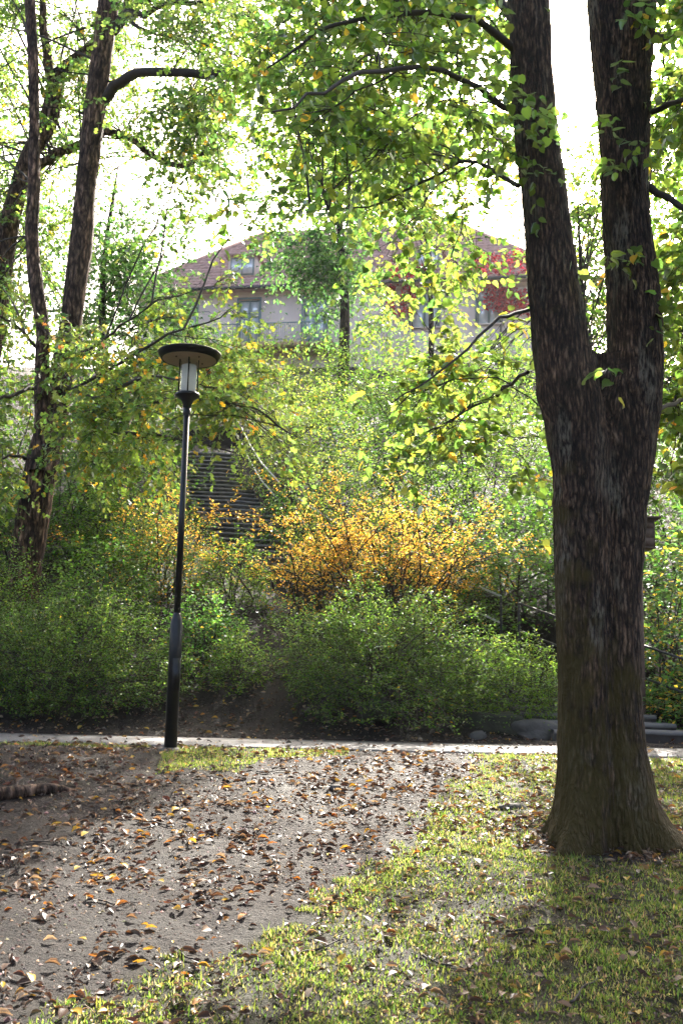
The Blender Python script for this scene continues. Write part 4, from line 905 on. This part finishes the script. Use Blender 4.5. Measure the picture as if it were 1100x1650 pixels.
# ==================================================================== street lamp
DLm = 10.2
lb = gpt(275, 1206); lb = np.array([at(275, 1205, DLm)[0], DLm, float(zg(at(275, 1205, DLm)[0], DLm))])
lamp = thing('street_lamp', 'tall black park lamp with flat disc cap and glass cylinder', 'lamp', lb)
def hz(px, py): return at(px, py, DLm)[2] - lb[2]
h_sl, h_col, h_gl0, h_gl1 = hz(283, 997), hz(299, 655), hz(300, 634), hz(301, 585)
MB().lathe([(.13, -.10), (.12, .0), (.09, .02), (.07, .03)], lb, 24).build('footing', M['rock'], lamp, smooth=False)
MB().lathe([(.064, 0), (.064, h_sl - .06), (.060, h_sl - .05), (.060, h_sl - .02), (.050, h_sl + .01), (.036, h_sl + .04), (.034, h_sl + .06)], lb, 32).build('base_sleeve', M['black_metal'], lamp, smooth=True)
MB().box(lb + [0.03, -.058, .75], (.075, .02, .32)).build('service_door', M['black_metal'], lamp)
MB().lathe([(.034, h_sl + .02), (.031, h_col - .10), (.031, h_col - .10), (.042, h_col - .09), (.042, h_col - .02)], lb, 28).build('pole', M['black_metal'], lamp, smooth=True)
MB().lathe([(.040, h_col - .03), (.046, h_col + .02), (.070, h_col + .07), (.125, h_gl0 - .035), (.130, h_gl0 - .012), (.120, h_gl0), (.02, h_gl0 + .002)], lb, 40).build('collar', M['black_metal'], lamp, smooth=True)
MB().lathe([(.088, h_gl0 + .004), (.088, h_gl1 + .03)], lb, 40, caps=False).build('glass_cylinder', M['lantern_glass'], lamp, smooth=True)
prof = [(.06, h_gl0 + .01)]
for q in range(22):
    zq = h_gl0 + .012 + q * (h_gl1 - h_gl0 - .03) / 22; prof += [(.076, zq), (.070, zq + .006)]
MB().lathe(prof, lb, 32).build('refractor', M['refractor'], lamp, smooth=True)
for q in range(4):
    a = q * math.pi / 2 + .12
    MB().tube([lb + [.097 * math.cos(a), .097 * math.sin(a), h_gl0 - .005], lb + [.097 * math.cos(a), .097 * math.sin(a), h_gl1 + .04]], .008, 8).build('strut', M['black_metal'], lamp, smooth=True)
hu = h_gl1 + .035
cap = MB().lathe([(.284, hu + .001), (.296, hu - .004), (.335, hu + .062), (.336, hu + .070), (.325, hu + .076), (.20, hu + .105), (.03, hu + .122), (.0, hu + .123)], lb, 56, caps=False).build('cap', M['black_metal'], lamp, smooth=True)
MB().lathe([(.0, hu + .004), (.285, hu + .002)], lb, 56, caps=False).build('underside', M['underside'], cap, smooth=True)
for q in range(4):
    a = q * math.pi / 2 - math.pi / 4; MB().lathe([(.009, hu - .008), (.009, hu + .003)], lb + [.17 * math.cos(a), .17 * math.sin(a), 0], 10).build('screw', M['brass'], cap)

# ==================================================================== rocks, root, box
def rock(name, label, c, size, seed, mat, cat='rock', sub=28):
    th = np.linspace(0, 2 * math.pi, sub, endpoint=False); ph = np.linspace(0.02, math.pi - .02, sub // 2)
    TH, PH = np.meshgrid(th, ph); d = np.stack([np.sin(PH) * np.cos(TH), np.sin(PH) * np.sin(TH), np.cos(PH)], -1)
    d2 = np.sign(d) * np.abs(d) ** .7; r = 1 + .9 * fbm(d[..., 0] * 1.3 + seed, d[..., 1] * 1.3 + d[..., 2] * 1.7, seed, 4) + .06 * fbm(d[..., 0] * 6, d[..., 2] * 6 + d[..., 1] * 5, seed + 3, 3)
    V = (d2 * r[..., None] * np.array(size) / 2).reshape(-1, 3); k = np.arange(sub); k2 = (k + 1) % sub; n = len(ph); ii = np.arange(n - 1)[:, None] * sub
    Fq = np.stack([ii + k, ii + sub + k, ii + sub + k2, ii + k2], -1).reshape(-1, 4)
    me = mesh(name, V, [Fq, np.stack([k, (n - 1) * sub + k[::-1]])], mat, smooth=True); return tag(link(name, me, None, tuple(c)), label, cat)
def ground_at(px, D): x = at(px, 1180, D)[0]; return np.array([x, D, float(zg(x, D))])
g = ground_at(795, 12.55); rock('boulder', 'mossy flat boulder half buried in the bank by the forked trunk', g + [0, 0, .05], (.80, .5, .34), 4, M['rock_moss'])
g = ground_at(858, 12.45); rock('boulder', 'pale grey flat boulder touching the forked trunk on the bank', g + [0, 0, .03], (.62, .45, .32), 9, M['rock'])
g = ground_at(608, 12.45); rock('boulder', 'dark rounded boulder under the middle bush', g + [0, 0, .08], (.46, .4, .30), 14, M['rock_moss'])
g = ground_at(769, 12.0); rock('stone', 'small grey stone beside the far edge of the path', g + [0, 0, .03], (.20, .15, .12), 19, M['rock'], 'stone', 18)
g = gpt(828, 1302); rock('stone', 'mossy stone in the grass left of the forked trunk', g + [0, .05, -.03], (.30, .22, .12), 23, M['rock'], 'stone', 20)
g = gpt(540, 1272); rock('stone', 'small dark stone on the bare soil below the path', g + [0, 0, .0], (.10, .08, .06), 29, M['rock'], 'stone', 14)
ra, rm_, rb_ = gpt(-120, 1302), gpt(40, 1284), gpt(118, 1274)
P = spline([ra + [0, 0, .0], .5 * (ra + rm_) + [0, 0, .03], rm_ + [0, 0, .035], .6 * rb_ + .4 * rm_ + [0, 0, .03], rb_ + [.05, .02, -.02]], 60)
Vb, Fb, cb = bark_tube(P, [.062, .058, .05, .04, .015], 28, 60, .003, 81, 12, 1.2)
mb_ = MB().add(Vb, [Fb, cb]); tag(mb_.build('tree_root', M['bark2'], None, ra, smooth=True), 'thick dark root breaking out of the soil at the left edge', 'root')
# wooden box
bc = at(1040, 856, 12.6)
bx = thing('wooden_box', 'small weathered wooden box with lid on a post right of the forked trunk', 'box', (bc[0], 12.9, float(zg(bc[0], 12.9))))
cz0 = bc[2]
for sx_ in (-1, 1): MB().box((bc[0] + sx_ * .15, 12.9, cz0), (.02, .30, .36)).build('side_board', M['wood'], bx)
for q in range(3): MB().box((bc[0], 12.74, cz0 - .12 + q * .12), (.278, .02, .116)).build('front_board', M['wood'], bx)
MB().box((bc[0], 13.06, cz0), (.278, .02, .36)).build('back_board', M['wood'], bx); MB().box((bc[0], 12.9, cz0 - .19), (.33, .34, .02)).build('floor_board', M['wood'], bx)
MB().box((bc[0], 12.88, cz0 + .195), (.44, .44, .03)).build('lid', M['wood'], bx)
zb = float(zg(bc[0], 12.9)); MB().tube([(bc[0], 12.95, zb - .3), (bc[0], 12.95, cz0 - .2)], .045, 8).build('post', M['wood'], bx)

# ==================================================================== grass
def scatter(n, x0, x1, y0, y1, f):
    x = rng.uniform(x0, x1, n); y = rng.uniform(y0, y1, n); k_ = f(x, y) > rng.random(n); return x[k_], y[k_]
def gdens(x, y):
    # tufts with bare patches between
    q = gmask(x, y); pt = np.clip((fbm(x * 2.2, y * 2.2, 91, 4) + .22) / .22, .42, 1); fine = np.clip((vnoise(x * 11, y * 11, 95) - .2) / .3, .35, 1)
    tr_ = np.hypot(x - linden.location[0], y - DT) > .36 + .12 * vnoise(x * 4, y * 4, 7)
    far = np.clip(1.25 - .075 * (y - 4), .5, 1)
    return q * pt * fine * tr_ * far
x, y = scatter(480000, -3.0, 4.2, 3.9, PATH0, gdens)
x2, y2 = scatter(22000, -5.5, 0.3, 9.3, PATH0, lambda a, b: (inpoly(a, b, STRIP) | inpoly(a, b, STRIP2)) * np.clip((fbm(a * 3, b * 3, 12) + .15) / .2, .1, 1))
x = np.r_[x, x2]; y = np.r_[y, y2]; n = len(x)
if n > 190000: k_ = rng.choice(n, 190000, replace=False); x, y, n = x[k_], y[k_], 190000
z = zg(x, y); hgt = rng.uniform(.008, .034, n) * (1 + .5 * (vnoise(x * 6, y * 6, 99) - .4)) ; hgt = np.where(rng.random(n) < .06, hgt * 2.0, hgt)
a = rng.uniform(0, 2 * math.pi, n); ln = rng.uniform(.15, 1.0, n) * hgt; wd = rng.uniform(.0030, .0062, n)
bx_, by_ = np.cos(a), np.sin(a); sx_, sy_ = -by_, bx_
P0 = np.c_[x, y, z - .006]
V = np.stack([P0, P0 + np.c_[bx_ * ln * .4 - sx_ * wd * .8, by_ * ln * .4 - sy_ * wd * .8, hgt * .45], P0 + np.c_[bx_ * ln * .4 + sx_ * wd * .8, by_ * ln * .4 + sy_ * wd * .8, hgt * .45], P0 + np.c_[bx_ * ln, by_ * ln, hgt * (1 - .25 * (ln / hgt) ** 2)]], 1)
GR = [((.12, .165, .03), 5), ((.17, .20, .045), 4), ((.085, .14, .025), 4), ((.27, .22, .11), 3.6)]
C = pick(GR, n, .2) * (1 + .5 * fbm(x * 1.3, y * 1.3, 105, 3))[:, None]
b5 = np.arange(n)[:, None] * 4
link('grass', mesh('grass', V.reshape(-1, 3), [b5 + np.array([0, 1, 2]), b5 + np.array([2, 1, 3])], M['grass'], np.repeat(C, 4, 0)), kind='stuff', label='thin short grass growing in patches on the slope', category='grass')
NL['grass'] = n

# ==================================================================== fallen leaves
def ldens(x, y):
    q = np.clip((fbm(x * .9, y * .9, 111, 4) + .26) / .35, .38, 1); cl_ = np.clip((vnoise(x * 5, y * 5, 113) - .15) / .4, .25, 1); g_ = gmask(x, y)
    edge = .68 + .9 * np.exp(-((fbm(x * .6, y * .6, 115, 2)) / .1) ** 2)
    return q * cl_ * (.85 - .05 * g_) * np.clip(edge, 0, 1) * (.62 + 1.2 * np.exp(-((np.hypot(x - linden.location[0], y - DT) - .5) / .22) ** 2))
x, y = scatter(82000, -5.2, 5.2, 3.8, PATH0, ldens)
x2, y2 = scatter(1500, -6, 6, PATH0, PATH1, lambda a, b: .34 + .35 * (a > 1.5) + 0 * b)
x3, y3 = scatter(9000, -7, 7, PATH1, 14.0, lambda a, b: .75 + 0 * a)
x = np.r_[x, x2, x3]; y = np.r_[y, y2, y3]; n = len(x)
z = np.where((y > PATH0) & (y < PATH1), .842, zg(x, y)); z = z + .006 + .012 * rng.random(n) + .018 * gmask(x, y) * rng.random(n)
e_ = .05; nx_ = -(zg(x + e_, y) - zg(x - e_, y)) / (2 * e_); ny_ = -(zg(x, y + e_) - zg(x, y - e_)) / (2 * e_)
nrmv = nrm(np.c_[nx_, ny_, np.ones(n)] + .22 * rng.normal(size=(n, 3)) * [1, 1, .2]); a = rng.uniform(0, 2 * math.pi, n)
dd = np.c_[np.cos(a), np.sin(a), 0 * a]; dd = nrm(dd - nrmv * (dd * nrmv).sum(1, keepdims=True)); X_ = np.cross(dd, nrmv); Rm = np.stack([X_, dd, nrmv], -1)
KINDS = [('brown', (.095, .052, .030)), ('dark brown', (.05, .028, .018)), ('tan', (.25, .17, .11)), ('pale', (.38, .30, .22)), ('orange', (.36, .16, .035)), ('yellow', (.48, .32, .05)), ('reddish', (.12, .048, .03))]
kind = rng.choice(7, n, p=np.array([.31, .20, .22, .08, .05, .07, .07])); S = .017 + .066 * rng.random(n) ** 2.5; shp = rng.integers(0, 4, n)
px, py, dep = proj(np.c_[x, y, z]); big = S / dep; big[(px < 8) | (px > 1092) | (py > 1642)] = 0
order = np.argsort(-big); top = order[:300]; rest = order[300:]
Ccol = np.array([c for _, c in KINDS])
lm = {}; q33, q66 = np.quantile(S[top], [.33, .66])
def place_word(x_, y_):
    if y_ >= PATH1: return 'on the dark bank'
    if y_ >= PATH0: return 'on the asphalt path'
    if math.hypot(x_ - linden.location[0], y_ - DT) < .9: return 'by the forked trunk'
    return 'in the foreground grass' if gmask(np.array([x_]), np.array([y_]))[0] > .5 else 'on the bare foreground soil'
for j in top:
    key = (int(kind[j]), int(shp[j]))
    if key not in lm:
        tv, tf = T['dry%d' % key[1]]; lm[key] = mesh('fallen_leaf', tv, [tf], M['leaf_dry'], np.broadcast_to(Ccol[key[0]], (len(tv), 3)), smooth=True)
    o = bpy.data.objects.new('fallen_leaf', lm[key]); COL.objects.link(o)
    o.matrix_basis = Matrix.Translation((x[j], y[j], z[j])) @ Matrix(Rm[j].tolist()).to_4x4() @ Matrix.Scale(float(S[j]), 4)
    zc = ('far left', 'left', 'middle', 'right', 'far right')[min(4, int(px[j] // 220))]; zr = 'back' if py[j] < 1330 else 'third' if py[j] < 1430 else 'second' if py[j] < 1540 else 'front'
    tag(o, '%s %s %s fallen leaf %s, %s row at %s' % ('small' if S[j] < q33 else 'broad' if S[j] > q66 else 'medium', KINDS[kind[j]][0], ('flat', 'cupped', 'twisted', 'rolled')[shp[j]], place_word(x[j], y[j]), zr, zc), 'leaf', 'fallen leaves on the ground')
mbf = MB()
for q in range(4):
    s_ = rest[shp[rest] == q]; tv, tf = T['dry%d' % q]; k_ = len(tv); nn_ = len(s_)
    V = np.einsum('nij,kj->nki', Rm[s_], tv) * S[s_][:, None, None] + np.c_[x, y, z][s_][:, None]
    mbf.add(V.reshape(-1, 3), [(tf[None] + (np.arange(nn_) * k_)[:, None, None]).reshape(-1, 4)], np.repeat((Ccol[kind[s_]] * rng.uniform(.6, 1.3, (nn_, 1))), k_, 0))
mbf.build('leaf_litter', M['leaf_dry'], None, smooth=True, kind='stuff', label='scattered dry brown leaf litter covering soil and grass', category='leaf litter')
NL['litter'] = n
# leaf scraps, grit and twigs
x, y = scatter(34000, -5, 5, 3.8, PATH0, lambda a, b: np.clip((fbm(a * 1.5, b * 1.5, 121) + .2) / .3, .1, 1)); n = len(x); r = rng.uniform(.003, .014, n) * (1 + (rng.random(n) < .03))
oc = np.array([(1, 0, 0), (0, 1, 0), (-1, 0, 0), (0, -1, 0), (0, 0, .7)]); V = np.c_[x, y, zg(x, y)][:, None] + oc[None] * r[:, None, None] * rng.uniform(.6, 1.4, (n, 5, 1)); b5 = np.arange(n)[:, None] * 5
Fq = np.concatenate([b5 + np.array(t_) for t_ in ((0, 1, 4), (1, 2, 4), (2, 3, 4), (3, 0, 4))])
M['grit'] = leafmat('grit', .02, (1, 1, 1), .03, .6)
link('grit', mesh('grit', V.reshape(-1, 3), [Fq], M['grit'], np.repeat(pick([((.08, .06, .05), 4), ((.16, .12, .09), 1.6), ((.03, .019, .013), 6)], n), 5, 0)), kind='stuff', label='loose grit and leaf crumbs on the soil', category='grit')
TW = ['just below the path', 'below the lamp', 'left of the grass edge', 'below the root at the left edge', 'at the left, below the middle', 'at the bottom middle', 'at the bottom, right of the middle', 'below the forked trunk', 'at the bottom right', 'left of the mossy stone', 'at the right edge', 'near the bottom left grass edge']
for q, (x_, y_, ln, an) in enumerate([(440, 1245, .30, .2), (250, 1330, .35, -.5), (330, 1440, .22, 1.1), (60, 1360, .28, .4), (180, 1460, .3, -.2), (520, 1530, .32, .7), (720, 1560, .3, -.6), (860, 1500, .34, .3), (940, 1600, .3, .9), (640, 1290, .25, -.3), (1010, 1455, .3, .1), (300, 1545, .26, -.9)]):
    g = gpt(x_, y_); dv = np.array([math.cos(an), math.sin(an), 0]) * ln / 2; P = []
    for t_ in np.linspace(-1, 1, 9): 
        w = g + dv * t_ + np.array([0, .02 * math.sin(t_ * 4 + q), 0]); w[2] = zg(w[0], w[1]) + .012; P.append(w)
    where = ('lying in the grass', 'lying on the bare soil')[int(gmask(g[:1], g[1:2])[0] < .5)]
    tag(MB().tube(P, np.linspace(.007, .003, 9), 6).build('fallen_twig', M['twig'], None, g, smooth=True), 'thin dark fallen twig %s %s' % (where, TW[q]), 'twig', 'fallen twigs')
# ------------------------------------------------------------------ thin haze lit by the low sun
m, nt, out, N = newmat('haze'); pv = N('ShaderNodeVolumePrincipled'); pv.inputs['Color'].default_value = (.95, .96, .97, 1); pv.inputs['Density'].default_value = .00024; pv.inputs['Anisotropy'].default_value = .35
nt.links.new(pv.outputs[0], out.inputs['Volume'])
link('haze', mesh('haze', np.concatenate(MB().box((0, 125, 16), (600, 500, 40)).V), [[(0, 3, 2, 1), (4, 5, 6, 7), (0, 1, 5, 4), (1, 2, 6, 5), (2, 3, 7, 6), (3, 0, 4, 7)]], m), kind='stuff', label='thin bright haze hanging over the whole slope', category='haze')
sc.cycles.volume_bounces = 0
